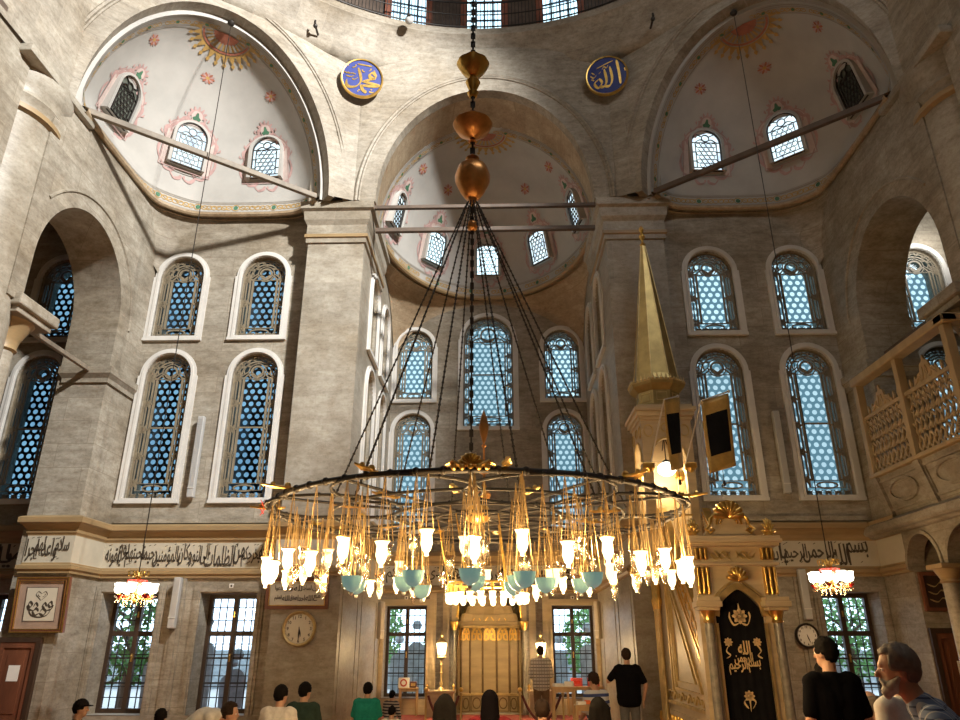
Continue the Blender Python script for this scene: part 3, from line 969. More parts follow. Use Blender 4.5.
for sgn, nm in ((-1, 'left'), (1, 'right')):
    arch_window('low', (sgn*2.3, APB, LOW[0]), 0, LOW[1], LOW[2], 4, .52, 'sky_pale', 'lower arched window on the %s of the apse back wall' % nm)
    arch_window('apu', (sgn*2.3, APB, 8.72), 0, 1.1, 2.3, 2, None, 'sky_bright', 'upper arched window on the %s of the apse back wall' % nm)
    for i, y in enumerate((17.35, 19.25)):
        wh = ('nearer', 'farther')[i]
        arch_window('low', (sgn*HW, y, LOW[0]), sgn*-pi/2, LOW[1], LOW[2], 4, .52, 'sky_blue', '%s lower window in the %s side wall of the apse' % (wh, nm))
        arch_window('up', (sgn*HW, y, UPP[0]), sgn*-pi/2, UPP[1], UPP[2], 2, None, 'sky_blue', '%s upper window in the %s side wall of the apse' % (wh, nm))
arch_window('mid', (0, APB, 7.85), 0, 1.55, 3.65, 5, .55, 'sky_pale', 'large central arched window high in the apse back wall')

# small windows in the semi-domes
def bars2(mb, pts, w, fn, d=0.0, t=0.03, closed=False, mi=0): bars(mb, pts, w*.62, fn, d, t, closed, mi)
def small_window(key, p, q, up, w, h, glassm, label):
    """p centre on the dome surface, q a point towards the inside"""
    WN[0] += 1
    root = thing('window_%d' % WN[0], label, 'window', kind='structure')
    p, yv = p[0], p[1]      # point and outward normal
    yv = Vector((yv.x, yv.y, yv.z*0.55)).normalized()
    xv = yv.cross(Vector((0, 0, 1))).normalized()
    zv = xv.cross(yv)
    m = Matrix((xv, yv, zv)).transposed().to_4x4()
    m.translation = Vector(p)-zv*(h/2)-yv*.16
    root.matrix_world = m
    k = key
    if k not in _PROTO:
        f = XZ(0)
        mb = MB().prism([(x*1.06, z) for x, z in arch_pts(w+.1, h+.05, 16)], f, -.04, .30, [arch_pts(w, h, 16)], back=False)
        a = mb.build('frame', 'plaster', root)
        mb = MB()
        bars2(mb, arch_pts(w-.02, h-.01, 16), .035, f, closed=True, t=.04)
        q_ = w/2-.11
        hs = h-w/2
        bars2(mb, [(-q_, .1), (q_, .1), (q_, hs+.02), (-q_, hs+.02)], .022, f, closed=True, t=.03)
        r_ = .068
        rw = r_*1.75
        nz = int((hs-.12)/rw)
        for j in range(nz+1):
            for i in range(-2, 3):
                x = (i+(.5 if j % 2 else 0))*r_*2.02
                if abs(x) > q_-.03: continue
                bars2(mb, ring(x, .17+j*rw, r_, n=6), .014, f, closed=True, t=.02)
        bars2(mb, ring(0, hs+.14*w/.72, .10), .022, f, closed=True, t=.03)
        for sg in (-1, 1):
            for z in (.1, hs*.35, hs*.68, hs+.02):
                bars2(mb, [(sg*q_, z), (sg*w/2, z)], .016, f)
            bars2(mb, [(sg*.09, hs+.2), (sg*.24, hs+.27)], .016, f)
            bars2(mb, catmull([(sg*q_, hs+.02), (sg*q_*.5, hs+.11), (0, hs+.03)], 4), .016, f)
            bars2(mb, [(sg*q_*.5, .1), (sg*q_*.5, 0)], .016, f)
        b = mb.build('tracery', 'iron', root, loc=(0, .02, 0))
        c = MB().prism(arch_pts(w, h, 16), f, 0, .01).build('glass_rounds', glassm, root, loc=(0, .06, 0))
        _PROTO[k] = (a, b, c)
    else:
        for o in _PROTO[k]:
            c = o.copy(); C.objects.link(c); c.parent = root
for sgn, nm in ((-1, 'left'), (1, 'right')):
    for i, (ph, be, w, h) in enumerate(exw):
        lab = ('small arched window in the %s corner semi-dome beside the apse arch', 'middle small arched window of the %s corner semi-dome', 'dim small window of the %s corner semi-dome beside the great column')[i] % nm
        small_window(('ex', i == 2), frame_at(DOMEPT[sgn], ph, be), None, 0, w, h, 'dark_glass' if i == 2 else 'sky_white', lab)
for i, (ph, be, w, h) in enumerate(apw):
    lab = ('far right small window of the apse semi-dome above the tie beams', 'small window right of centre in the apse semi-dome', 'central small window of the apse semi-dome', 'small window left of centre in the apse semi-dome', 'far left small window of the apse semi-dome above the tie beams')[i]
    small_window(('ap', i == 2 or i == 3), frame_at(DOMEPT[0], ph, be), None, 0, w, h, 'sky_pale' if i in (2, 3) else 'sky_white', lab)
# drum windows above the railing
for i, a in enumerate((-14.5, 0, 14.5)):
    WN[0] += 1
    an = pi/2-R(a)
    root = thing('window_%d' % WN[0], ('drum window behind the dome railing, left of the chandelier chain', 'drum window behind the dome railing, at the chandelier chain', 'drum window behind the dome railing, right of the chandelier chain')[i],
                 'window', (8.72*cos(an), 7.2+8.72*sin(an), 17.75), an-pi/2, kind='structure')
    MB().prism([(x*1.2, z) for x, z in arch_pts(1.15, 2.6)], XZ(0), -.05, .05, [arch_pts(1.0, 2.45)]).build('frame', 'p_red', root)
    mb = MB()
    for x in (-.25, 0, .25): bars(mb, [(x, 0), (x, 2.2)], .03, XZ(0))
    for k in range(6): bars(mb, [(-.5, .2+.36*k), (.5, .2+.36*k)], .03, XZ(0))
    mb.build('tracery', 'lattice', root, loc=(0, -.02, 0))
    MB().prism(arch_pts(1.0, 2.45), XZ(0), 0, .01).build('pane', 'sky_drum', root, loc=(0, .03, 0))

# lower casements in their deep niches
def casement(loc, label, w, h, transom):
    WN[0] += 1
    root = thing('window_%d' % WN[0], label, 'window', loc, 0, kind='structure')
    key = ('case', w, h)
    if key in _PROTO:
        for o in _PROTO[key]:
            c = o.copy(); C.objects.link(c); c.parent = root
        return
    fr = MB()
    b = .085
    fr.box(-w/2, w/2, 0, .10, 0, b); fr.box(-w/2, w/2, 0, .10, h-b, h)
    for x0, x1 in ((-w/2, -w/2+b), (w/2-b, w/2)): fr.box(x0, x1, 0, .10, b, h-b)
    fr.box(-.05, .05, -.015, .09, b, h-b)
    fr.box(-w/2+b, w/2-b, -.01, .09, transom-.05, transom+.05)
    a = fr.build('frame', 'wood', root)
    mu = MB()
    for sg in (-1, 1):
        for k in (1, 2):
            x = sg*(.05+(w/2-b-.05)*k/3)
            mu.box(x-.009, x+.009, .03, .055, b, h-b)
    nb, nt = 7, 3
    for k in range(1, nb): mu.box(-w/2+b, w/2-b, .03, .055, b+(transom-b)*k/nb-.009, b+(transom-b)*k/nb+.009)
    for k in range(1, nt): mu.box(-w/2+b, w/2-b, .03, .055, transom+(h-transom)*k/nt-.009, transom+(h-transom)*k/nt+.009)
    for k in (2, 4): mu.box(-w/2+b, w/2-b, .02, .06, b+(transom-b)*k/6-.018, b+(transom-b)*k/6+.018)
    c = mu.build('muntin', 'iron', root)
    d = MB().box(-w/2+b, w/2-b, 0, .004, b, h-b).build('pane', 'case_pane', root, loc=(0, .065, 0))
    hd = MB()
    hd.box(-.012, .012, -.045, -.015, h*.42, h*.42+.16); hd.ball((0, -.05, h*.42+.12), .022)
    hd.box(-.012, .012, -.045, -.015, h*.80, h*.80+.12)
    e = hd.build('handle', 'gold', root)
    _PROTO[key] = (a, c, d, e)
cl = {-7.6: 'dark-framed casement window below the left small chandelier', -5.48: 'bright casement window left of the wall clock under the frame', 5.48: 'casement window hidden behind the pulpit portal', 7.6: 'dark-framed casement window below the right small chandelier'}
for x, l in cl.items(): casement((x, 16.5, .38), l, 1.2, 2.35, 1.55)
casement((-10.75, 16.5, .38), 'dark casement window at the far left behind the framed panel', 1.2, 2.35, 1.55)
for x, l in ((-2.3, 'casement window left of the prayer niche'), (2.3, 'casement window right of the prayer niche')): casement((x, 21.42, .40), l, 1.16, 2.32, 1.58)
# niche architraves
_TN = [8]
def TR(p='trim'):
    _TN[0] += 1
    return '%s_%d' % (p, _TN[0])
for x, y, z0, z1, w, l in [(s*x, FW, .38, 2.73, 1.2, 'stone architrave of a wall niche') for s in (-1, 1) for x in (5.48, 7.6)]+[(x, APB, .40, 2.72, 1.16, 'stone architrave beside the prayer niche') for x in (-2.3, 2.3)]:
    mb = MB()
    for o, i_, dd in ((.16, 0, .035), (.10, .03, .06)):
        out = rect(x-w/2-o, x+w/2+o, z0, z1+o)
        inn = rect(x-w/2-i_, x+w/2+i_, z0+.001, z1+i_)
        mb.prism(out, XZ(y), -dd, .01, [inn], back=False)
    struct(TR(), mb, 'min_marble' if y == APB else 'wall', None, l)

# ------------------------------------------------- cornice and inscription band
CPATH = [(-13.2, 16.0), (-9.32, 16.0), (-9.32, 14.8), (-8.38, 14.8), (-8.38, 16.0), (-4.4, 16.0), (-4.4, 15.5), (-3.0, 15.5), (-3.0, 21.0), (3.0, 21.0), (3.0, 15.5), (4.4, 15.5), (4.4, 16.0), (8.38, 16.0), (8.38, 14.8)]
CPROF = [(0, 3.04), (.06, 3.04), (.06, 3.08), (.10, 3.12), (.10, 3.19), (.03, 3.22), (.03, 3.25), (.025, 3.26, 1), (.025, 3.78, 1), (.03, 3.80), (.06, 3.84), (.06, 3.90), (.14, 4.0), (.20, 4.03), (.20, 4.13), (.16, 4.16), (0, 4.20)]
CORN = struct(TR(), MB().sweep(CPATH, CPROF), ['tan', 'band'], None, 'ochre cornice with the cream inscription band')
def frontmap(y): return lambda u, v, d: (u, y-d, v)
band = MB()
zz = (3.27, 3.77)
TXT = 'وملئكته ليخرجكم من الظلمات الى النور وكان بالمؤمنين رحيما تحيتهم يوم يلقونه'.split()
thuluth(band, TXT, frontmap(FW-.025), -4.47, -8.30, *zz, .006)
band.build('lettering', 'ink', CORN)['label'] = 'dark Arabic calligraphy on the band left of the apse pier'
band = MB(); thuluth(band, 'سلام واعد لهم اجرا'.split(), frontmap(14.8-.025), -8.44, -9.32, *zz, .006)
band.build('lettering', 'ink', CORN)['label'] = 'short dark Arabic calligraphy over the framed panel at left'
band = MB(); thuluth(band, 'كريما يا ايها النبي انا'.split(), frontmap(FW-.025), -9.45, -12.4, *zz, .006)
band.build('lettering', 'ink', CORN)['label'] = 'dark Arabic calligraphy at the left edge beyond the pier'
band = MB(); thuluth(band, 'بسم الله الرحمن الرحيم يا ايها الذين امنوا اذكروا الله'.split(), frontmap(FW-.025), 8.15, 4.5, *zz, .006)
f = frontmap(FW-.025)
band.build('lettering', 'ink', CORN)['label'] = 'dark Arabic calligraphy on the band right of the pulpit portal'
for y0, xs, nm in ((APB, (-2.9, 2.9), 'back'),):
    band = MB(); thuluth(band, 'ذكرا كثيرا وسبحوه بكرة واصيلا هو الذي يصلي عليكم'.split(), frontmap(y0-.025), xs[1], xs[0], *zz, .006)
    band.build('lettering', 'ink', CORN)['label'] = 'dark Arabic calligraphy over the prayer niche behind the hanging lamps'

# ledge under the tall windows
for sgn in (-1, 1):
    path = [(sgn*12.8, 16.0), (sgn*9.4, 16.0)]
    x0, x1 = sorted((sgn*4.4, sgn*8.22))
    struct(TR(), MB().box(x0, x1, 15.9, 16.02, 4.2, 4.3), 'wall', None, 'plain ledge over the cornice')
# base course
for x0, x1, y in ((-8.2, -4.4, 16.0), (4.4, 8.2, 16.0), (-3.0, -.95, 21.0), (.95, 3.0, 21.0)):
    struct(TR('baseboard'), MB().box(x0, x1, y-.05, y+.01, 0, .38), 'min_marble' if y > 20 else 'marble')
# pilasters on the wall face
for x in (-6.55, 6.6):
    mb = MB().box(x-.13, x+.13, 15.95, 16.01, .38, 3.04).box(x-.06, x+.06, 15.92, 15.96, .45, 2.95)
    struct(TR(), mb, 'wall', None, 'flat stone strip between two niches')
for x in (-1.55, -1.18, 1.18, 1.55):
    mb = MB().box(x-.09, x+.09, 20.94, 21.01, 0, 3.04).box(x-.045, x+.045, 20.90, 20.95, .5, 2.95)
    struct(TR(), mb, 'min_marble', None, 'warm marble strip beside the prayer niche')
for sgn in (-1, 1):
    mb = MB()
    f = (lambda s_: (lambda u, v, d: (s_*(3.0-d), u, v)))(sgn)
    for y0, y1 in ((15.75, 17.6), (18.0, 20.3)):
        mb.prism(rect(y0, y1, .4, 2.9), f, .012, 0, [rect(y0+.12, y1-.12, .55, 2.75)], back=False)
    struct(TR(), mb, 'marble', None, 'marble panelling of the apse side wall')

# ==================================================================== TIES, COLUMNS, ROUNDELS
def beam(name, a, b, w, h, m, label, group=None):
    a, b = Vector(a), Vector(b)
    L = (b-a).length
    o = MB().bbox(0, L, -w/2, w/2, -h/2, h/2, min(w, h)*.15).build(name, m)
    o.location = a
    d = (b-a).normalized()
    o.rotation_euler = d.to_track_quat('X', 'Z').to_euler()
    return tag(o, label, 'beam', group)
beam('tie_beam', (-8.45, 11.85, 12.16), (-4.22, 15.18, 12.16), .11, .14, 'beam_pale', 'pale weathered tie beam slanting across the left corner semi-dome')
beam('tie_beam', (8.45, 11.85, 12.16), (4.22, 15.18, 12.16), .11, .14, 'beam', 'dark tie beam slanting across the right corner semi-dome')
beam('tie_beam', (-2.8, 15.45, 11.98), (2.8, 15.45, 11.98), .10, .10, 'beam', 'upper of two dark tie beams across the apse mouth')
beam('tie_beam', (-2.76, 15.62, 11.42), (2.76, 15.62, 11.42), .11, .12, 'beam', 'lower of two dark tie beams across the apse mouth')
beam('tie_beam', (-8.78, 12.1, 7.38), (-8.78, 14.8, 7.38), .09, .10, 'beam_pale', 'short tie beam from the bracket capital to the left pier')
beam('tie_beam', (8.78, 12.1, 7.62), (8.78, 14.8, 7.62), .09, .10, 'beam', 'short dark tie beam behind the top of the gallery screen')
beam('tie_beam', (-8.5, 4.0, 12.3), (-8.5, 10.8, 12.3), .11, .14, 'beam', 'dark tie beam end at the upper left corner above the column')

def great_column(sgn, label):
    c = (sgn*9.38, 11.15, 0)
    t = thing('round_column', label, 'column', c)
    MB().lathe([(1.12, 0), (1.12, .3), (1.05, .4), (1.0, .6), (.97, 11.0)], 40).build('shaft', 'marble', t, 40)
    MB().lathe([(.98, 11.0), (1.06, 11.04), (1.06, 11.14), (.98, 11.18)], 40).build('collar', 'tan', t, 40)
    MB().lathe([(.93, 11.16), (.95, 11.3), (1.02, 11.4), (1.0, 11.46), (1.06, 11.62), (1.12, 11.74), (1.14, 11.92)], 40).bbox(-1.12, 1.12, -1.12, 1.12, 11.92, 12.1, .04).build('capital', 'marble', t, 40)
    return t
great_column(-1, 'massive round marble column at the upper left edge')
great_column(1, 'massive round marble column at the upper right edge')
for sgn, l in ((-1, 'stone bracket capital jutting in at the left edge'), (1, 'stone bracket capital jutting in at the right edge above the gallery')):
    t = thing('bracket_column', l, 'column', (sgn*8.85, 12.0, 0))
    MB().lathe([(.26, 0), (.24, .3), (.22, 6.7)], 20).build('shaft', 'marble', t, 40)
    MB().lathe([(.22, 6.7), (.27, 6.74), (.25, 6.8), (.28, 6.95), (.42, 7.22), (.46, 7.28)], 20).build('capital', 'tan', t, 40)
    mb = MB().bbox(-.52, .52, -.52, .52, 7.28, 7.40, .02).bbox(-.60, .60, -.60, .60, 7.40, 7.62, .03)
    mb.build('abacus', 'wall', t)

def roundel(loc, az, tilt, label, strokes):
    t = thing('calligraphy_roundel', label, 'roundel', loc, group='blue calligraphy roundels')
    t.rotation_euler = (tilt, 0, az)
    r = .53
    MB().lathe([(.0, 0), (r, 0), (r, .05), (0, .05)], 40).build('board', 'blue', t).rotation_euler = (pi/2, 0, 0)
    MB().lathe([(r-.015, .0), (r+.03, .0), (r+.035, .04), (r+.01, .085), (r-.02, .08), (r-.015, .05)], 40, caps=False).build('rim', 'gold', t, 40).rotation_euler = (pi/2, 0, 0)
    mb = MB()
    f = lambda u, v, d: (u, -.052-d, v)
    for pts, w in strokes:
        brush(mb, pts, w, f, .012, d1=0)
    mb.build('lettering', 'gold', t)
def zs(P, cx, cy, k): return [((x-cx)*k, (cy-y)*k) for x, y in P]
K = .53/245
muh = [([(440, 350), (405, 300), (365, 320), (370, 360), (420, 372), (440, 345)], 60), ([(425, 365), (350, 400), (280, 430)], 55), ([(275, 430), (370, 440), (480, 462), (390, 480), (300, 480), (262, 500)], 50),
       ([(262, 470), (285, 535), (335, 572)], 52), ([(215, 255), (240, 320), (258, 425), (215, 495), (140, 520), (92, 495), (88, 425)], 50), ([(205, 205), (300, 210), (380, 215)], 24), ([(100, 235), (90, 250)], 26), ([(140, 262), (180, 245), (185, 215)], 26),
       ([(262, 270), (275, 295), (300, 300)], 20), ([(345, 285), (370, 265), (368, 245)], 24), ([(225, 575), (240, 545), (258, 550)], 22), ([(365, 555), (400, 560), (420, 550)], 26), ([(385, 520), (395, 530)], 26),
       ([(45, 325), (90, 340), (120, 330)], 18), ([(75, 375), (130, 385), (175, 365)], 20), ([(110, 345), (150, 335), (190, 345)], 18), ([(150, 405), (180, 415), (220, 385)], 22), ([(95, 320), (105, 350)], 16), ([(410, 265), (420, 280)], 22)]
roundel((-3.24, 14.96, 15.68), R(12), R(12), 'blue roundel with gold Arabic calligraphy left of the apse arch', [(zs(p, 270, 385, K), w*K*.78) for p, w in muh])
alh = [([(842, 178), (846, 215), (848, 252)], 9), ([(822, 195), (826, 232), (818, 252), (803, 252)], 9), ([(806, 200), (810, 235), (802, 252), (788, 250)], 9), ([(788, 228), (776, 240), (786, 254), (797, 240), (790, 226)], 8),
       ([(785, 195), (808, 186), (832, 178)], 4), ([(800, 200), (806, 192), (812, 197), (818, 188)], 4), ([(790, 212), (796, 206)], 4), ([(766, 215), (775, 222), (783, 214)], 3.5), ([(768, 226), (776, 230)], 3.5), ([(770, 205), (778, 212)], 3), ([(862, 205), (864, 215)], 4)]
K2 = .53/57
roundel((3.24, 14.96, 15.62), R(-12), R(12), 'blue roundel with gold Arabic calligraphy right of the apse arch', [(zs(p, 812, 220, K2), w*K2) for p, w in alh])

# dome gallery railing
t = thing('dome_railing', 'black iron railing round the foot of the dome', 'railing', (*DC, 17.62))
mb = MB()
rr = 8.0
a0, a1 = R(45), R(135)
for z, r in ((.06, .022), (.50, .016), (.95, .03)):
    mb.tube([(rr*cos(a0+(a1-a0)*i/48), rr*sin(a0+(a1-a0)*i/48), z) for i in range(49)], r, 6)
mb.build('rail', 'iron', t)
mb = MB()
n_ = 130
for i in range(n_+1):
    a = a0+(a1-a0)*i/n_
    mb.box(rr*cos(a)-.009, rr*cos(a)+.009, rr*sin(a)-.009, rr*sin(a)+.009, 0, .95)
tag(mb.build('baluster', 'iron', t), kind='stuff')
# security camera and small lamps on the cornice
t = thing('security_camera', 'small grey camera under the dome railing left of the chain', 'camera', (-2.0, 14.6, 17.35))
MB().ball((0, 0, 0), .12, 12).build('housing', 'grey_plastic', t, 60)
MB().lathe([(.05, 0), (.05, .06)], 12, (0, -.12, 0)).build('lens', 'iron', t)
for x, y, z, l in ((-4.35, 14.05, 16.62, 'small dark wall hook on the cornice left of the chain'), (4.35, 14.05, 16.62, 'small dark wall hook on the cornice right of the chain')):
    tag(MB().tube([(0, .3, 0), (0, 0, 0), (0, -.06, .06), (0, -.05, .13)], .03, 6).ball((0, .0, 0), .06).build('cornice_hook', 'iron', loc=(x, y, z)), l, 'hook')

# ==================================================================== CHANDELIERS
CH = (0.07, 7.2, 2.90)
ch = thing('ring_chandelier', 'great round iron chandelier hung with glass lamps under the dome', 'chandelier', CH)
RO = 1.97
mb = MB().tube([(RO*cos(2*pi*i/96), RO*sin(2*pi*i/96), 0) for i in range(96)], .024, 8, True)
mb.tube([(RO*cos(2*pi*i/96), RO*sin(2*pi*i/96), .0) for i in range(96)], .02, 8, True)
for i in range(60):
    a = 2*pi*i/60
    mb.ball((RO*cos(a), RO*sin(a), 0), .036, 6)
mb.build('outer_ring', 'iron', ch, 60)
for i in range(8):
    a = 2*pi*i/8+pi/8
    mb = MB()
    c = (1.42*cos(a), 1.42*sin(a))
    mb.tube([(c[0]+.62*cos(2*pi*k/36), c[1]+.62*sin(2*pi*k/36), -.02) for k in range(36)], .014, 6, True)
    for k in range(12):
        b = 2*pi*k/12
        mb.ball((c[0]+.62*cos(b), c[1]+.62*sin(b), -.02), .022, 6)
    mb.build('hoop', 'iron', ch, 60)
mb = MB().tube([(.82*cos(2*pi*i/48), .82*sin(2*pi*i/48), -.03) for i in range(48)], .016, 6, True)
mb.tube([(1.42*cos(2*pi*i/64), 1.42*sin(2*pi*i/64), -.03) for i in range(64)], .014, 6, True)
mb.tube([(.4*cos(2*pi*i/32), .4*sin(2*pi*i/32), -.03) for i in range(32)], .016, 6, True)
mb.build('inner_ring', 'iron', ch, 60)
for i in range(12):
    a = 2*pi*i/12
    MB().tube([(.08*cos(a), .08*sin(a), -.02), (RO*cos(a), RO*sin(a), -.01)], .013, 6).build('spoke', 'iron', ch)
def leaf_mb():
    mb = MB()
    prof = [(-.16, .0), (-.11, .03), (-.04, .02), (.04, .038), (.10, .02), (.18, .004)]
    up = [(x, y) for x, y in prof]
    out = up+[(x, -y) for x, y in prof[::-1]]
    mb.prism(out, lambda u, v, d: (u, v, d-.25*abs(v)+.12*u*u), 0, .014)
    mb.ball((-.05, 0, .02), .03, 8); mb.ball((.08, 0, .02), .022, 8)
    return mb
lf = leaf_mb().build('gilt_leaf', 'gold', ch)
for i in range(24):
    a = 2*pi*i/24+.13
    o = lf if i == 0 else lf.copy()
    if i: C.objects.link(o); o.parent = ch
    r = RO+.06 if i % 2 == 0 else 1.25
    o.location = (r*cos(a), r*sin(a), .03 if i % 2 == 0 else 0.0); o.rotation_euler = (0, 0, a)
# crest of gilt leaves on the near side of the ring, and the finial over the hub
mb = MB()
for k in range(9):
    a = pi*k/8
    mb.tube([(0.0, 0, .02), (.12*cos(a), 0, .02+.12*sin(a)), (.17*cos(a), .02, .02+.15*sin(a))], [.02, .032, .006], 6)
for k in range(5): mb.ball((-.2+.1*k, 0, .0), .045, 8)
for sg in (-1, 1): mb.tube([(sg*.1, 0, 0), (sg*.22, 0, .06), (sg*.30, 0, .02), (sg*.26, 0, -.03)], [.03, .03, .02, .01], 6)
mb.v = [(x*.62, y, z*.7) for x, y, z in mb.v]
mb.build('gilt_crest', 'gold', ch, 60, (0.0, -RO, .02))
mb = MB().lathe([(.10, .0), (.13, .06), (.07, .14), (.03, .2), (.025, .32), (.10, .34), (.10, .36), (.02, .38), (.018, .66), (.05, .69), (.018, .72), (.07, .84), (.095, .94), (.06, 1.06), (.012, 1.16), (0, 1.2)], 14)
mb.v = [(x*.55, y*.55, z*.8) for x, y, z in mb.v]
mb.build('finial', 'gold_red', ch, 40, (.06, 0, .15))
MB().lathe([(.0, -.10), (.10, -.06), (.14, 0), (.10, .08), (.0, .1)], 16).build('hub', 'gold', ch, 40)
# suspension: centre rod, ornaments, cables
cx_ = -.07
def twist(z0, z1, r=.016):
    mb = MB()
    n = int((z1-z0)/.07)
    for i in range(n):
        z = z0+(z1-z0)*i/n
        if i % 2: mb.box(cx_-r*1.5, cx_+r*1.5, -r*.6, r*.6, z, z+.08)
        else: mb.box(cx_-r*.6, cx_+r*.6, -r*1.5, r*1.5, z, z+.08)
    return mb
twist(.3, 4.0, .014).build('centre_chain', 'iron', ch)
twist(4.0, 18.3, .02).build('suspension_chain', 'iron', ch)
MB().lathe([(.0, 3.58), (.03, 3.62), (.05, 3.7), (.09, 3.72), (.14, 3.80), (.19, 3.92), (.20, 4.02), (.17, 4.13), (.10, 4.2), (.05, 4.22), (.08, 4.27), (.03, 4.32), (0, 4.35)], 24, (cx_, 0, 0), flute=.07, nf=16).build('gilt_globe', 'gold_red', ch, 40)
MB().lathe([(.0, 4.50), (.05, 4.52), (.02, 4.56), (.10, 4.62), (.20, 4.70), (.235, 4.78), (.22, 4.80), (.10, 4.79), (.05, 4.86), (.02, 4.9), (0, 4.9)], 28, (cx_, 0, 0), flute=.05, nf=20).build('gilt_dish', 'gold_red', ch, 40)
MB().lathe([(.0, 5.20), (.05, 5.22), (.07, 5.27), (.035, 5.31), (.06, 5.35), (.09, 5.44), (.05, 5.50), (.04, 5.54), (.12, 5.60), (.18, 5.70), (.20, 5.74), (.14, 5.78), (.06, 5.84), (.08, 5.88), (.03, 5.93), (0, 5.95)], 28, (cx_, 0, 0), flute=.06, nf=20).build('gilt_canopy', 'gold', ch, 40)
MB().ball((cx_, 0, 3.33), .07, 12).build('gilt_bead', 'gold_red', ch, 60)
for i in range(12):
    a = 2*pi*(i+.5)/12
    r = 1.45
    mb = MB()
    p0, p1 = Vector((cx_+.06*cos(a), .06*sin(a), 3.64)), Vector((r*cos(a), r*sin(a), 0))
    n = 60
    mb.tube([p0, p1], .008, 5)
    for k in range(1, n): mb.ball(p0.lerp(p1, k/n), .015, 4)
    mb.build('cable', 'iron', ch)

def tulip_mb(s=1.0):
    return MB().lathe([(.0, -.15*s), (.022*s, -.145*s), (.018*s, -.12*s), (.04*s, -.09*s), (.058*s, -.03*s), (.052*s, .03*s), (.05*s, .06*s), (.075*s, .105*s), (.07*s, .105*s), (.045*s, .06*s), (.046*s, .03*s), (.05*s, -.03*s), (.0, -.08*s)], 14)
def lamp(parent, kind, p, top, name):
    """glass on three cords running up to the ring"""
    key = ('lamp', kind)
    if key not in _PROTO:
        if kind == 'lit':
            g = tulip_mb(.74).build(name, 'bulb', parent, 60)
            bp = MB().lathe([(.055, .074), (.059, .078), (.055, .083), (.050, .078)], 14, caps=False).build('rim', 'gold', g, 60)
        elif kind == 'soft':
            g = tulip_mb(.62).build(name, 'bulb_soft', parent, 60)
            bp = MB().lathe([(.046, .063), (.050, .066), (.046, .070)], 14, caps=False).build('rim', 'gold', g, 60)
        elif kind == 'clear':
            g = tulip_mb(.66).build(name, 'clear', parent, 60)
            bp = MB().ball((0, 0, 0), .022, 8).build('bulb', 'bulb_soft', g, 60)
        elif kind == 'teal':
            g = MB().lathe([(.72*r_, .72*z_) for r_, z_ in [(.012, -.095), (.02, -.085), (.05, -.075), (.085, -.04), (.102, .01), (.108, .055), (.112, .06), (.104, .06), (.095, .01), (.07, -.04), (.0, -.06)]], 20).build(name, 'teal', parent, 60)
            bp = MB().ball((0, 0, -.076), .015, 8).build('knob', 'pale', g, 60)
        elif kind == 'ringlit':
            g = MB().lathe([(.0, -.05), (.02, -.042), (.03, -.014), (.026, .02), (.034, .045), (.02, .02), (.02, -.014), (0, -.03)], 10).build(name, 'bulb', parent, 60)
            bp = MB().lathe([(.012, .045), (.016, .09), (.012, .13)], 8).build('cap', 'gold', g, 60)
        _PROTO[key] = (g, bp)
    else:
        g = _PROTO[key][0].copy(); C.objects.link(g); g.parent = parent
        b = _PROTO[key][1].copy(); C.objects.link(b); b.parent = g
    g.location = p
    if kind != 'ringlit':
        r = .052 if kind == 'lit' else .074 if kind == 'teal' else .046
        z = .074 if kind == 'lit' else .04 if kind == 'teal' else .066
        mb = MB()
        for k in range(3):
            a = 2*pi*k/3+.5
            mb.tube([(r*cos(a), r*sin(a), z), (0, 0, top-p[2])], .0032, 4)
        mb.build('cord', 'chain', g)
    return g
rnd = random.Random(3)
for i in range(36):
    a = -pi/2+2*pi*i/36+.015
    dz = -.56+(.03 if i % 2 else -.03)+.03*sin(3*a)
    lamp(ch, 'lit', (RO*cos(a), RO*sin(a), dz), 0, 'lit_glass_lamp')
for i in range(8):
    a = 2*pi*i/8+pi/8
    for k in range(9):
        b = a+2*pi*k/9+.2
        x, y = 1.42*cos(a)+.62*cos(b), 1.42*sin(a)+.62*sin(b)
        if sqrt(x*x+y*y) > RO-.1: continue
        lamp(ch, 'soft' if (k+i) % 4 == 0 else 'clear', (x, y, -.46-.09*(k % 3)), -.02, 'glowing_glass_lamp' if (k+i) % 4 == 0 else 'clear_glass_lamp')
for (x, y) in [(-.86, -2.05+.25), (-.92, -1.30), (-.40, -1.95), (-.52, -1.50), (-.45, -.85), (.0, -2.0), (.02, -1.45), (.38, -2.0), (.34, -1.6), (.32, -.95), (.55, -1.55), (.88, -1.75), (.86, -1.15)]:
    lamp(ch, 'teal', (x, y, -.75-.03*((x*7) % 1)), -.02, 'teal_glass_bowl')
for i in range(26):
    a = 2*pi*i/26+.11
    lamp(ch, 'clear', ((RO-.22)*cos(a), (RO-.22)*sin(a), -.50-.08*(i % 3)), -.02, 'clear_glass_lamp')
mb = MB().tube([(.09+.37*cos(2*pi*i/40), .37*sin(2*pi*i/40), -.66) for i in range(40)], .012, 6, True)
for i in range(6):
    a = 2*pi*i/6
    mb.tube([(.09+.37*cos(a), .37*sin(a), -.66), (.40*cos(a), .40*sin(a), -.03)], .006, 4)
mb.build('lower_ring', 'gold', ch, 60)
for i in range(22):
    a = 2*pi*i/22
    lamp(ch, 'ringlit', (.09+.37*cos(a), .37*sin(a), -.79), 0, 'small_lit_glass')
tag(MB().tube([(-.02, 0, .02), (0, 0, -.01), (-.015, .0, -.06), (.02, 0, -.11)], .0035, 5).tube([(.02, 0, .02), (0, 0, -.01), (.02, 0, -.07), (-.01, 0, -.12)], .0035, 5).build('ribbon_tie', 'redglass', loc=(CH[0]-1.92, CH[1]-.75, CH[2])), 'little red ribbon tied to the left end of the ring chandelier', 'ribbon')

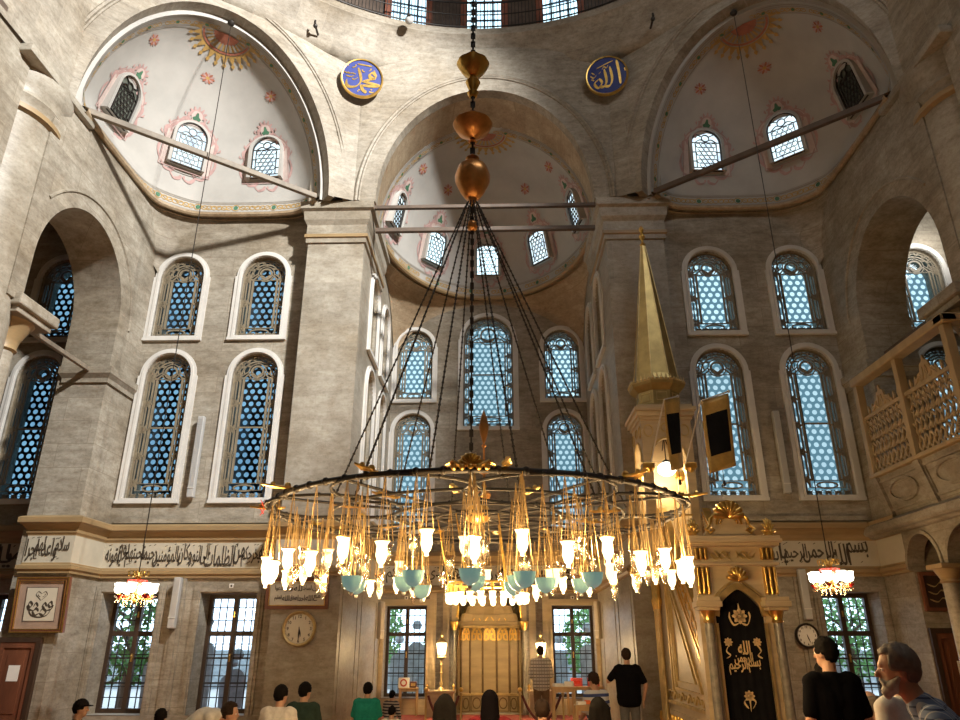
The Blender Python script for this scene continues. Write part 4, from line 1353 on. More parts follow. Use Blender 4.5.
def small_chandelier(loc, top, label):
    t = thing('glass_chandelier', label, 'chandelier', loc, group='small glass chandeliers')
    mb = MB()
    n = int((top-loc[2]-.3)/.16)
    for i in range(n): mb.box(-.007, .007, -.007, .007, .3+(top-loc[2]-.3)*i/n, .3+(top-loc[2]-.3)*(i+1.02)/n)
    mb.build('hanging_rod', 'iron', t)
    MB().lathe([(0, -.26), (.02, -.24), (.035, -.2), (.02, -.16), (.06, -.1), (.03, -.05), (.025, .02), (.055, .06), (.03, .1), (.02, .16), (.04, .2), (.015, .26), (0, .30)], 14).build('stem', 'gold', t, 50)
    MB().lathe([(.05, .05), (.15, .13), (.16, .16), (.05, .10)], 18, caps=False, flute=.1, nf=9).build('red_bobeche', 'redglass', t, 50)
    N = 8
    for i in range(N):
        a = 2*pi*i/N+.2
        c, s = cos(a), sin(a)
        arm = MB().tube([(.02*c, .02*s, -.08), (.12*c, .12*s, -.16), (.24*c, .24*s, -.17), (.30*c, .30*s, -.12), (.30*c, .30*s, -.07)], .009, 6).build('arm', 'gold', t, 60)
        MB().lathe([(.02, -.07), (.05, -.055), (.07, -.01), (.062, .05), (.08, .10), (.074, .10), (.055, .05), (.06, -.01), (.0, -.05)], 12, (.30*c, .30*s, 0)).build('lamp_shade', 'bulb_white', arm, 60)
        MB().lathe([(.0, -.17), (.05, -.13), (.06, -.105), (.02, -.11)], 10, (.30*c, .30*s, 0)).build('drip_cup', 'redglass' if i % 2 else 'clear', arm, 60)
        MB().tube([(.02*c, .02*s, .16), (.10*c, .10*s, .32), (.18*c, .18*s, .31), (.17*c, .17*s, .23), (.13*c, .13*s, .24)], .010, 5).build('scroll', 'gold', t, 60)
        mb = MB()
        for k in range(5):
            mb.ball((.30*c+.03*cos(k*1.3), .30*s+.03*sin(k*1.3), -.19-.02*(k % 2)), .011, 5, sc=(1, 1, 1.8))
        mb.build('crystal_drop', 'clear', arm)
    mb = MB()
    for i in range(14):
        a = 2*pi*i/14
        for k in range(4): mb.ball((.19*cos(a), .19*sin(a), -.19-.03*k), .012, 5)
    tag(mb.build('crystal_fringe', 'clear', t), kind='stuff')
    return t
small_chandelier((-6.25, 13.4, 2.63), 15.95, 'small lit glass chandelier hanging before the left wall')
small_chandelier((6.14, 13.4, 2.80), 15.95, 'small lit glass chandelier hanging before the right wall')
for sgn, l in ((-1, 'round dark boss at the crown of the left corner arch'), (1, 'round dark boss at the crown of the right corner arch')):
    tag(MB().lathe([(0, -.08), (.06, -.06), (.09, 0), (.05, .06), (0, .08)], 12).build('crown_boss', 'iron', smooth=50, loc=((-6.25 if sgn < 0 else 6.14), 13.4, 16.08)), l, 'boss')

# ==================================================================== PRAYER NICHE
ni = thing('prayer_niche', 'ribbed golden marble prayer niche in the middle of the apse back wall', 'prayer niche', (0, APB, 0))
N5 = 7
def facet(i, r=.88, d=.55): 
    a = pi*i/N5
    return (-r*cos(a), d*sin(a))
mb = MB()
for i in range(N5):
    (xa, ya), (xb, yb) = facet(i), facet(i+1)
    mb.add([(xa, ya+.05, .02), (xb, yb+.05, .02), (xb, yb+.05, 2.1), (xa, ya+.05, 2.1)], [(0, 1, 2, 3)])
# tapering muqarnas hood
tiers = [(2.1, 1.0), (2.3, .97), (2.32, .90), (2.5, .85), (2.52, .75), (2.7, .68), (2.72, .56), (2.9, .46), (2.95, .3), (3.1, .12)]
for (z0, k0), (z1, k1) in zip(tiers[:-1], tiers[1:]):
    for i in range(N5):
        (xa, ya), (xb, yb) = facet(i), facet(i+1)
        mb.add([(xa*k0, ya*k0+.05, z0), (xb*k0, yb*k0+.05, z0), (xb*k1, yb*k1+.05, z1), (xa*k1, ya*k1+.05, z1)], [(0, 1, 2, 3)])
mb.add([(-.9, .56, 0), (.9, .56, 0), (.9, .66, 0), (-.9, .66, 0)], [(0, 1, 2, 3)])
mb.box(-.95, .95, .62, .68, 0, 3.3)
mb.build('niche_shell', 'niche_marble', ni)
for i in range(N5+1):
    x, y = facet(i)
    mb = MB().tube([(x*.98, y*.98+.04, .45), (x*.98, y*.98+.04, 2.12)], .032, 6)
    mb.ball((x*.97, y*.97+.03, 2.12), .05, 8)
    mb.build('rib', 'min_dark', ni)
for i in range(N5):
    (xa, ya), (xb, yb) = facet(i), facet(i+1)
    mx_, my_ = (xa+xb)/2, (ya+yb)/2
    tx, ty = xb-xa, yb-ya
    l = sqrt(tx*tx+ty*ty); tx, ty = tx/l, ty/l
    f = lambda u, v, d: (mx_*.96+tx*u+ty*d*0, my_*.96+ty*u+.05-d, v)
    mb = MB()
    w = l*.42
    mb.strip(catmull([(-w, 1.82), (-w*.8, 2.02), (0, 2.18), (w*.8, 2.02), (w, 1.82)], 5), .06, f, .01, -.01)
    for sg in (-1, 1):
        mb.strip(catmull([(sg*w*.9, 1.84), (sg*w*.3, 1.86), (sg*w*.25, 1.98), (sg*w*.6, 1.99)], 5), .05, f, .012, -.01)
    mb.strip([(0, 1.94), (0, 2.1)], [.02, .08], f, .012, -.01)
    mb.build('gilt_arch', 'gold', ni)
    mb = MB()
    mb.strip(ring(0, .24, w*.7, .13, 18), .03, f, .012, -.01, closed=True)
    mb.strip([(-w, .05), (w, .05), (w, .42), (-w, .42)], .025, f, .012, -.01, closed=True)
    mb.build('base_oval', 'min_dark', ni)
    mb = MB()
    for z in (2.42, 2.62):
        mb.strip([(-w*.7, z-.08), (0, z+.08), (w*.7, z-.08)], .03, f, .05, .02)
    mb.build('hood_gilding', 'gold', ni)
mb = MB()
path = [(facet(i)[0]*.99, facet(i)[1]*.99+.05) for i in range(N5+1)]
mb.sweep(path, [(0, .42), (.05, .43), (.05, .48), (0, .50)])
mb.sweep(path, [(0, 2.12), (.07, 2.16), (.07, 2.20), (0, 2.22)])
mb.build('string_course', 'gold_old', ni)
for sg in (-1, 1):
    MB().lathe([(.085, 0), (.085, .12), (.06, .16), (.055, 2.02), (.075, 2.05), (.06, 2.08)], 14, (sg*.95, -.06, 0)).build('column', 'min_col', ni, 50)
    MB().lathe([(.06, 2.08), (.10, 2.2), (.12, 2.26), (.12, 2.30)], 12, (sg*.95, -.06, 0)).ball((sg*.95, -.12, 2.2), .05, 8).build('column_capital', 'gold', ni, 50)
    mb = MB().box(sg*.95-.07, sg*.95+.07, -.06, .0, 2.30, 2.95)
    mb.build('upper_pilaster', 'min_marble', ni)
    mb = MB()
    mb.tube([(sg*.88, -.10, 2.4), (sg*.84, -.14, 2.7), (sg*.9, -.12, 2.85)], .035, 6)
    mb.build('gilt_scroll', 'gold', ni)
mb = MB()
f = XZ(-.02)
mb.strip(arc(0, 2.75, .93, .56, 0, pi, 20), .10, f, 0, .04)
mb.box(-1.05, 1.05, -.09, 0, 2.95, 3.03)
mb.build('niche_arch', 'min_marble', ni)

# lamp stands on either side of the niche
def lamp_stand(x, y, label):
    t = thing('lantern_stand', label, 'lamp', (x, y, 0), group='lantern stands beside the prayer niche')
    mb = MB().bbox(-.34, .34, -.22, .22, 0, .55, .02).bbox(-.38, .38, -.25, .25, .55, .62, .015)
    mb.build('plinth', 'min_marble', t)
    for sx in (-.34, .34):
        MB().lathe([(.02, .62), (.035, .64), (.02, .68), (.04, .72), (.0, .78)], 10, (sx, -.2, 0)).build('plinth_knob', 'gold', t, 50)
    MB().lathe([(.10, .62), (.07, .66), (.03, .70), (.045, .78), (.025, .84), (.03, 1.0), (.045, 1.03), (.025, 1.06), (.028, 1.2), (.045, 1.23), (.025, 1.26), (.03, 1.34), (.13, 1.40), (.06, 1.44)], 14).build('stem', 'gold_old', t, 50)
    MB().lathe([(.085, 1.46), (.135, 1.74), (.125, 1.76)], 6).build('lantern_glass', 'bulb_white', t)
    mb = MB().lathe([(.15, 1.75), (.12, 1.80), (.06, 1.86), (.035, 1.90), (.05, 1.94), (.02, 1.98), (0, 2.08)], 12)
    for i in range(6):
        a = 2*pi*i/6
        mb.tube([(.085*cos(a), .085*sin(a), 1.44), (.14*cos(a), .14*sin(a), 1.76)], .01, 5)
    mb.build('lantern_cap', 'gold_old', t)
lamp_stand(-1.25, 20.4, 'lit lantern on a gilt stand left of the prayer niche')
lamp_stand(1.36, 20.4, 'lit lantern stand right of the niche, behind the man in plaid')

# rope barrier
posts = []
for i, (x, l) in enumerate(((-1.08, 'first gilt barrier post from the left, below the left casement'), (-.44, 'second gilt barrier post from the left, below the left lantern'), (.64, 'third gilt barrier post, left of the man in plaid'), (1.42, 'fourth gilt barrier post, right of the man in plaid'))):
    t = thing('barrier_post', l, 'barrier post', (x, 14.5, 0), group='rope barrier posts')
    MB().lathe([(.15, 0), (.15, .02), (.03, .05), (.018, .07), (.018, .84), (.03, .86), (.03, .89), (.012, .9)], 14).build('post', 'gold_old', t, 50)
    MB().ball((0, 0, .94), .042, 10).build('knob', 'gold', t, 60)
for a, b, l in ((-1.04, -.48, 'dark red rope sagging between the two left barrier posts'), (.68, 1.38, 'dark red rope sagging behind the legs of the man in plaid')):
    pts = [(a+(b-a)*i/16, 14.5, .84-.42*(1-(2*i/16-1)**2)) for i in range(17)]
    tag(MB().tube(pts, .022, 8).build('barrier_rope', 'rope', smooth=60), l, 'rope')

# ==================================================================== PULPIT (axis along y; portal to the front)
PX_, PY_ = 3.84, 11.4
pu = thing('pulpit', 'gilded marble pulpit with stair, domed kiosk and tall gilt spire', 'pulpit', (PX_, PY_, 0))
F0 = XZ(0)
W2 = .60
def arch_open(w, z, rise):
    return [(-w/2, .0), (w/2, .0), (w/2, z)]+catmull([(w/2, z), (w/2*.86, z+rise*.45), (w/2*.45, z+rise*.80), (0, z+rise), (-w/2*.45, z+rise*.80), (-w/2*.86, z+rise*.45), (-w/2, z)], 4)[1:]
door = arch_open(.72, 2.10, .42)
mb = MB().prism([(-W2, 0), (W2, 0), (W2, 3.12), (-W2, 3.12)], F0, 0, .22, [[(x, z+.001) for x, z in door]])
mb.build('portal', 'min_marble', pu)
mb = MB()
mb.strip(door[2:-1]+[door[-1]], .09, F0, -.035, 0)
mb.strip([(x*1.22, (z-2.1)*1.2+2.1) for x, z in door[2:]], .03, F0, -.03, 0)
mb.build('arch_moulding', 'gold_old', pu)
for sg in (-1, 1):
    for z, rad in ((0, .1), ):
        MB().lathe([(.10, 0), (.10, .1), (.07, .14), (.066, .3), (.064, 2.0)], 16, (sg*.50, -.10, 0)).build('portal_column', 'min_col', pu, 50)
    MB().lathe([(.066, 2.0), (.085, 2.02), (.07, 2.05), (.10, 2.14), (.11, 2.17)], 14, (sg*.50, -.10, 0)).build('column_capital', 'gold', pu, 50)
    mb = MB()
    for q, (z0, z1) in enumerate(((2.17, 2.22), (2.22, 2.30), (2.30, 2.36))):
        e = (.15, .19, .17)[q]
        mb.bbox(sg*.50-e, sg*.50+e, -.10-e*.8, .02, z0, z1, .01)
    mb.build('entablature_block', 'min_marble', pu)
    mb = MB()
    for k in range(3): mb.bbox(sg*.50-.095+.07*k, sg*.50-.045+.07*k, -.09, .0, 2.40, 2.80, .018)
    mb.build('gilt_flute', 'gold', pu)
    mb = MB()
    for k in range(3): mb.bbox(sg*.50-.095+.07*k, sg*.50-.045+.07*k, -.09, .0, 2.90, 3.08, .018)
    mb.build('gilt_flute', 'gold', pu)
    mb = MB().box(sg*.36-.02, sg*.36+.02, -.03, .01, .2, 2.0)
    mb.build('jamb_fillet', 'gold_old', pu)
mb = MB()
for z0, z1, e in ((2.82, 2.86, .05), (3.10, 3.15, .08), (3.15, 3.20, .12), (3.20, 3.25, .10)):
    mb.bbox(-W2-e, W2+e, -.06-e, .24+e, z0, z1, .008)
mb.build('portal_cornice', 'min_marble', pu)
mb = MB()
for sg in (-1, 1):
    brush(mb, [(sg*.05, 2.93), (sg*.15, 3.02), (sg*.25, 2.93), (sg*.34, 3.0)], .05, XZ(-.01), -.012, d1=.01)
    brush(mb, [(sg*.05, 3.03), (sg*.16, 2.93), (sg*.28, 3.04)], .035, XZ(-.01), -.012, d1=.01)
mb.build('frieze_scroll', 'gold_old', pu)
def shell_mb(w, h, n=9):
    mb = MB()
    for k in range(n):
        a = pi*(k+.5)/n
        r = (.55*w+.45*h*sin(a))
        tip = (w*cos(a), 0, h*sin(a))
        mb.tube([(0, -.02, .0), (tip[0]*.5, -.07, tip[2]*.5), (tip[0]*.85, -.05, tip[2]*.85), (tip[0], .0, tip[2])], [.02, .05*w/.25, .065*w/.25, .01], 8)
    return mb
o = shell_mb(.15, .20, 7).build('gilt_shell', 'gold', pu, 60, (0, -.05, 2.60))
mb = MB()
out = [(-.40, 0), (.40, 0), (.36, .10), (.26, .16), (.26, .28)]+arc(0, .28, .26, .20, 0, pi, 14)[1:]+[(-.26, .16), (-.36, .10)]
mb.prism(out, F0, .0, .16)
mb.v = [(x, y, z*.8) for x, y, z in mb.v]
mb.build('crest', 'min_marble', pu, loc=(0, 0, 3.25))
mb = MB()
mb.strip(arc(0, .25, .19, .17, -.1, pi+.1, 14), .035, F0, -.02, 0)
for k in range(9):
    a = pi*k/8
    mb.ball((.13*cos(a), -.01, .26+.11*sin(a)), .02, 6)
for sg in (-1, 1):
    mb.tube([(sg*.30, -.03, .22), (sg*.37, -.04, .14), (sg*.31, -.04, .07), (sg*.25, -.04, .12), (sg*.29, -.04, .16)], [.02, .03, .03, .025, .02], 7)
    mb.tube([(sg*.30, -.03, .22), (sg*.28, -.02, .34), (sg*.22, -.02, .42)], [.02, .03, .015], 7)
mb.v = [(x, y, z*.8) for x, y, z in mb.v]
mb.build('crest_gilding', 'gold', pu, 60, (0, 0, 3.25))
shell_mb(.24, .27, 9).build('gilt_shell', 'gold', pu, 60, (0, .02, 3.54))
for sg in (-1, 1):
    mb = shell_mb(.10, .24, 7)
    mb.lathe([(.10, -.04), (.07, 0), (.09, .04), (0, .06)], 10)
    mb.build('gilt_acroterion', 'gold', pu, 60, (sg*.58, .0, 3.29))
# stair flanks, rising to the back
Y1, Y2 = .22, 2.65       # foot of the stair flank, front of the kiosk platform
YB = 3.75
def side(sg):
    f = lambda u, v, d: (sg*(.46-d), u, v)
    mb = MB().prism([(Y1, 0), (YB, 0), (YB, 3.25), (Y2, 3.25), (Y1, .85)], f, 0, .12)
    # raised panel frames
    mb.prism([(Y1+.1, .12), (YB-.1, .12), (YB-.1, .62), (Y1+.1, .62)], f, -.03, .01, [[(Y1+.18, .19), (YB-.18, .19), (YB-.18, .55), (Y1+.18, .55)]], back=False)
    mb.build('stair_flank', 'min_marble', pu)
    mb = MB()
    tri = [(Y1+.55, 1.0), (Y2-.15, 1.0), (Y2-.15, 2.95)]
    mb.strip(tri, .07, f, -.04, 0, closed=True)
    tri = [(Y1+.9, 1.12), (Y2-.28, 1.12), (Y2-.28, 2.6)]
    mb.strip(tri, .03, f, -.035, 0, closed=True)
    mb.strip([(Y2+.05, .95), (YB-.1, .95), (YB-.1, 3.1), (Y2+.05, 3.1)], .05, f, -.04, 0, closed=True)
    mb.strip([(Y1, .76), (YB, .76)], .05, f, -.05, 0)
    for k in range(7):
        y = Y1+.45+k*.5
        brush(mb, [(y-.2, .84), (y-.05, .93), (y+.1, .83), (y+.2, .92)], .05, f, -.03, d1=0)
    mb.build('flank_gilding', 'gold_old', pu)
    mb = MB()
    for k in range(16):
        y = Y1+.2+k*.235
        mb.lathe([(.03, .16), (.05, .22), (.02, .32), (.05, .42), (.03, .54)], 8, (sg*.48, y, 0))
    mb.build('flank_baluster', 'gold', pu, 50)
    # parapet following the stair
    mb = MB().prism([(Y1, .85), (Y1, 1.75), (Y2, 4.15), (Y2, 3.25)], f, .01, .10)
    mb.build('stair_parapet', 'min_marble', pu)
    mb = MB()
    mb.strip([(Y1, 1.72), (Y2, 4.12)], .09, f, -.03, .12)
    mb.strip([(Y1, 1.00), (Y2, 3.40)], .06, f, -.02, .01)
    mb.strip([(Y1, 1.55), (Y2, 3.95)], .02, f, -.01, .01)
    mb.strip([(Y1, 1.15), (Y2, 3.55)], .02, f, -.01, .01)
    for k in range(9):
        y = Y1+.18+k*.30
        z = 1.40+(y-Y1)*2.4/(Y2-Y1)-.05
        brush(mb, [(y-.1, z-.14), (y-.02, z+.08), (y+.08, z-.02), (y+.02, z-.08)], .05, f, -.015, d1=0.01)
        brush(mb, [(y+.05, z+.05), (y+.14, z+.22), (y+.2, z+.12)], .05, f, -.015, d1=0.01)
    mb.build('parapet_gilding', 'gold', pu)
    # clustered corner post carrying the kiosk
    mb = MB()
    for dy in (0, .16, .32):
        mb.lathe([(.05, 0), (.05, .1), (.035, .14), (.035, 2.3), (.055, 2.34)], 10, (sg*.52, Y2+.55+dy, 0))
    mb.build('corner_shaft', 'gold_old', pu, 50)
    mb = MB()
    for dy in (0, .16, .32):
        mb.lathe([(.04, 2.34), (.075, 2.5), (.05, 2.56), (.06, 3.1)], 10, (sg*.52, Y2+.55+dy, 0))
    mb.build('shaft_capital', 'gold', pu, 50)
for sg in (-1, 1): side(sg)
mb = MB()
for k in range(13):
    y = Y1+(Y2-Y1)*k/13
    mb.box(-.34, .34, y, YB, .0 if k == 0 else .22*k, .22*(k+1)+.02)
mb.build('stair', 'min_marble', pu)
KC = (-.17, 3.2)            # kiosk centre
def octo(r, off=pi/8): return [(KC[0]+r*cos(off+pi/4*i), KC[1]+r*sin(off+pi/4*i)) for i in range(8)]
mb = MB().box(-.56, .56, KC[1]-.58, KC[1]+.58, 3.05, 3.25)
mb.build('kiosk_floor', 'min_marble', pu)
for sx in (-1, 1):
    for sy in (-1, 1):
        x, y = KC[0]+sx*.41, KC[1]+sy*.41
        MB().bbox(x-.09, x+.09, y-.09, y+.09, 3.25, 5.1, .02).build('kiosk_post', 'min_marble', pu)
        mb = MB().bbox(x-.12, x+.12, y-.12, y+.12, 4.95, 5.06, .01)
        mb.lathe([(.09, 4.85), (.13, 4.95)], 12, (x, y, 0))
        mb.build('post_capital', 'gold', pu)
for k, (dx, dy, rot) in enumerate(((0, -1, 0), (0, 1, 0), (-1, 0, 1), (1, 0, 1))):
    if rot: f = lambda u, v, d: (KC[0]+dx*(.50-d), KC[1]+u, v)
    else: f = lambda u, v, d: (KC[0]+u, KC[1]+dy*(.50-d), v)
    outl = [(-.50, 5.1), (-.50, 5.95), (.50, 5.95), (.50, 5.1), (.34, 5.1)]+arc(0, 5.1, .34, .46, 0, pi, 14)[1:]
    if rot: outl = [(max(-.399, min(.399, u)), v) for u, v in outl]
    mb = MB().prism(outl, f, 0, .1)
    mb.build('kiosk_arch', 'min_marble', pu)
    mb = MB().strip(arc(0, 5.1, .36, .48, 0, pi, 14), .035, f, -.02, 0)
    mb.strip(ring(0, 5.78, .10, .09), .025, f, -.02, 0, closed=True)
    for sg in (-1, 1): mb.strip(ring(sg*.36, 5.72, .09, .12), .02, f, -.02, 0, closed=True)
    mb.build('arch_gilding', 'gold_old', pu)
mb = MB()
for z0, z1, e in ((5.95, 6.02, .54), (6.02, 6.12, .58), (6.12, 6.2, .62), (6.2, 6.26, .56)):
    mb.bbox(KC[0]-e, KC[0]+e, KC[1]-e, KC[1]+e, z0, z1, .01)
mb.build('kiosk_cornice', 'min_marble', pu)
MB().box(KC[0]-.42, KC[0]+.42, KC[1]+.36, KC[1]+.42, 3.25, 5.95).build('kiosk_back', 'min_marble', pu)
def octo_loft(prof, off=pi/8):
    mb = MB()
    vs = []
    for r, z in prof:
        vs += [(x, y, z) for x, y in octo(r, off)]
    n = len(prof)
    mb.add(vs, [(j*8+i, j*8+(i+1) % 8, (j+1)*8+(i+1) % 8, (j+1)*8+i) for j in range(n-1) for i in range(8)])
    return mb
mb = octo_loft([(.50, 6.26), (.50, 6.30), (.46, 6.34), (.46, 6.62), (.50, 6.66), (.58, 6.74), (.60, 6.80), (.54, 6.86), (.3, 6.88)])
mb.build('octagonal_drum', 'spire', pu)
mb = MB()
pts = octo(.462)
for i in range(8):
    a, b = pts[i], pts[(i+1) % 8]
    f = lambda u, v, d, a=a, b=b: (a[0]+(b[0]-a[0])*u, a[1]+(b[1]-a[1])*u, v)
    mb.tube([f(.2, 6.40, 0), f(.8, 6.40, 0), f(.8, 6.57, 0), f(.2, 6.57, 0)], .012, 5, True)
mb.build('drum_panel', 'gold_old', pu)
mb = MB()
pts = octo(.60)
for i in range(8):
    a, b = pts[i], pts[(i+1) % 8]
    for k in range(5):
        u = (k+.5)/5
        x, y = a[0]+(b[0]-a[0])*u, a[1]+(b[1]-a[1])*u
        tx, ty = (b[0]-a[0])*.09, (b[1]-a[1])*.09
        mb.add([(x-tx, y-ty, 6.80), (x+tx, y+ty, 6.80), (x+tx*.5, y+ty*.5, 6.88), (x, y, 6.96), (x-tx*.5, y-ty*.5, 6.88)], [(0, 1, 2, 3, 4)])
        mb.ball((x, y, 6.84), .03, 6)
mb.build('crown_cresting', 'gold_old', pu)
octo_loft([(.49, 6.86), (.46, 7.0), (.05, 10.28), (.0, 10.3)]).build('spire', 'spire', pu)
mb = MB()
for i in range(8):
    a, b = octo(.465)[i], octo(.055)[i]
    mb.tube([(a[0], a[1], 6.98), (b[0], b[1], 10.27)], [.014, .006], 5)
mb.build('spire_rib', 'gold_old', pu)
MB().lathe([(.0, 0), (.05, .0), (.07, .05), (.03, .10), (.02, .16), (.06, .22), (.075, .27), (.04, .33), (.018, .37), (.045, .41), (.06, .46), (.04, .51), (.0, .56)], 14, (KC[0], KC[1], 10.26)).build('finial', 'gold', pu, 50)
# globe lamp in the kiosk
t = thing('globe_lamp', 'white lit globe lamp hanging inside the pulpit kiosk', 'lamp', (PX_+KC[0]+.03, PY_+KC[1]-.1, 5.02))
MB().ball((0, 0, 0), .19, 18, sc=(1, 1, .75)).build('globe', 'bulb_white', t, 60)
mb = MB().tube([(0, 0, .15), (0, 0, .9)], .012, 6)
mb.lathe([(.10, .14), (.06, .18), (.02, .2)], 12)
for a in range(4):
    mb.tube([(.02*cos(a*pi/2), .02*sin(a*pi/2), .7), (.14*cos(a*pi/2), .14*sin(a*pi/2), .55), (.24*cos(a*pi/2), .24*sin(a*pi/2), .45)], .01, 5)
mb.build('hanger', 'iron', t)
# velvet door curtain with gold embroidery
cu = thing('door_curtain', 'black velvet curtain with gold calligraphy in the pulpit doorway', 'curtain', (PX_, PY_+.07, 0))
mb = MB()
d2 = arch_open(.72, 2.10, .42)
NXc, NZc = 24, 30
def topz(x):
    u = min(1, abs(x)/.36)
    return 2.10+.42*(1-u)**.62
vs = []
for j in range(NZc+1):
    for i in range(NXc+1):
        x = -.36+.72*i/NXc
        z = .02+(topz(x)-.02)*j/NZc
        vs.append((x*.995, .012*sin(i*1.6)*(1-j/NZc*.7), z))
mb.add(vs, [(j*(NXc+1)+i, j*(NXc+1)+i+1, (j+1)*(NXc+1)+i+1, (j+1)*(NXc+1)+i) for j in range(NZc) for i in range(NXc)])
mb.build('cloth', 'black_cloth', cu, 60)
f = XZ(-.03)
mb = MB()
for k, (w, x0, x1, z0, z1) in enumerate((('بسم', .04, .22, 1.33, 1.50), ('الله', -.08, .10, 1.57, 1.76), ('الرحمن', -.15, .12, 1.43, 1.60), ('الرحيم', -.24, .03, 1.30, 1.52))):
    put_text(mb, w, f, x0, x1, z0, z1, 0, bold=.02)
mb.build('embroidered_lettering', 'gold_thread', cu)
def flower(x, z, s, extra=()):
    mb = MB()
    for k in range(8):
        a = 2*pi*k/8
        mb.strip([(x, z), (x+.05*s*cos(a), z+.05*s*sin(a)), (x+.085*s*cos(a), z+.085*s*sin(a))], [.015*s, .06*s, .015*s], f, -.004)
    mb.ball((x, -.035, z), .02*s, 6)
    return mb
mb = flower(0, 2.10, 1.3)
for sg in (-1, 1): brush(mb, [(sg*.02, 2.0), (sg*.10, 1.98), (sg*.15, 2.08), (sg*.14, 2.16)], .03, f, -.003)
mb.strip([(0, 2.14), (0, 2.28)], [.05, .005], f, -.003)
mb.build('embroidered_flower', 'gold_thread', cu)
for sg in (-1, 1):
    mb = flower(sg*.21, 1.74, .75)
    brush(mb, [(sg*.20, 1.71), (sg*.25, 1.62), (sg*.20, 1.56), (sg*.26, 1.52)], .025, f, -.003)
    mb.build('embroidered_flower', 'gold_thread', cu)
mb = flower(0, 1.02, .9)
for sg in (-1, 1): brush(mb, [(sg*.03, 1.0), (sg*.08, .94), (sg*.03, .86)], .025, f, -.003)
mb.strip([(0, 1.0), (0, .82)], [.03, .005], f, -.003)
mb.build('embroidered_flower', 'gold_thread', cu)
# banners on slanting poles
def banner(px, base, label, ang, w, h, rz):
    t = thing('banner', label, 'banner', px, group='banners on the pulpit')
    t.rotation_euler = (0, 0, rz)
    cl = MB()
    NX, NZ = 8, 14
    skew = .22
    def g(u, v): return (u*w, .03*sin(u*5+v*3), -v*h+u*skew*h*.6)
    vs = [g(i/NX, j/NZ) for j in range(NZ+1) for i in range(NX+1)]
    fs, ms = [], []
    for j in range(NZ):
        for i in range(NX):
            k = 1 if (1 <= i < NX-1 and 3 <= j < NZ-3) else 0
            cl.add([], [])
            cl.f.append((j*(NX+1)+i, j*(NX+1)+i+1, (j+1)*(NX+1)+i+1, (j+1)*(NX+1)+i)); cl.m.append(k)
    cl.v = vs
    o = cl.build('cloth', ['gold_cloth', 'black_cloth'], t, 60)
    md = o.modifiers.new('thick', 'SOLIDIFY'); md.thickness = .012
    b = Vector(base)-Vector(px)
    b.rotate(Matrix.Rotation(-rz, 3, 'Z'))
    e = Vector((w*1.06, 0, skew*h*.6+.05))
    MB().tube([b, Vector((0, 0, 0)), e], .016, 8).ball(e, .03, 8).build('pole', 'pale', t, 60)
    mb = MB()
    x0, y0, z0 = g(.45, 1)
    mb.tube([(x0, y0, z0), (x0, y0, z0-.18)], .006, 5).lathe([(.0, -.30), (.03, -.28), (.02, -.2), (0, -.18)], 8, (x0, y0, z0))
    mb.build('tassel', 'iron', t)
banner((3.40, 12.9, 5.98), (3.28, 13.95, 5.05), 'narrow black and gold banner beside the kiosk lamp', 0, .60, 1.36, R(52))
banner((4.02, 12.7, 5.88), (3.95, 13.95, 5.0), 'wider black and gold banner in front of the tall window', 0, .56, 1.36, R(14))

# ==================================================================== GALLERY (right side)
GX = 8.10
ga = thing('gallery_screen', 'ochre wooden gallery screen with pierced panels high on the right', 'screen', (GX, 11.65, 4.12))
GL = 3.40
def gbay(y0, y1, f, nm=''):
    """one bay: pierced panel with a carved crest; f(u along, v up, d outwards)"""
    mb = MB()
    w = y1-y0
    z0, z1 = .88, 2.05
    nx = int(w/.17)
    for k in range(-12, nx+12):
        for sg in (-1, 1):
            pts = []
            for j in range(13):
                z = z0+(z1-z0)*j/12
                x = y0+k*.17+sg*(z-z0)*.52+.035*sin(j*pi/1.5)
                pts.append((x, z))
            seg = [p for p in pts if y0+.02 <= p[0] <= y1-.02]
            if len(seg) >= 2: mb.strip(seg, .042, f, 0, .03)
    for k in range(nx):
        for j in range(5):
            x, z = y0+.085+k*.17, z0+.14+j*.29
            mb.strip([(x, z-.09), (x, z), (x, z+.09)], [.01, .07, .01], f, -.008, .03)
    mb.build('pierced_panel', 'gal_wood', ga)
    for zz_ in (z0-.02, z1): MB().strip([(y0, zz_), (y1, zz_)], .07, f, -.02, .04).build('panel_rail', 'gal_wood', ga)
    c = (y0+y1)/2
    out = [(c-.42, z1), (c+.42, z1), (c+.40, z1+.12), (c+.30, z1+.10), (c+.26, z1+.22), (c+.16, z1+.24), (c+.12, z1+.38), (c+.05, z1+.40), (c, z1+.52), (c-.05, z1+.40), (c-.12, z1+.38), (c-.16, z1+.24), (c-.26, z1+.22), (c-.30, z1+.10), (c-.40, z1+.12)]
    mb = MB().prism(out, f, 0, .04)
    for sg in (-1, 1):
        brush(mb, [(c+sg*.35, z1+.05), (c+sg*.2, z1+.15), (c+sg*.1, z1+.08), (c+sg*.05, z1+.3)], .05, f, -.02, d1=0)
    mb.build('carved_crest', 'gal_wood', ga)
fs_ = lambda u, v, d: (d, u, v)
ff_ = lambda u, v, d: (u, d, v)
bays = [(.12, 1.64), (1.78, 3.28)]
for y0, y1 in bays: gbay(y0, y1, fs_)
for x0, x1 in ((.12, 1.6), (1.75, 3.2)): gbay(x0, x1, ff_)
for y in (.05, 1.71, 3.33):
    MB().bbox(-.06, .10, y-.07, y+.07, .78, 2.80, .012).build('post', 'gal_wood', ga)
for x in (1.68, 3.27):
    MB().bbox(x-.07, x+.07, -.06, .10, .78, 2.80, .012).build('post', 'gal_wood', ga)
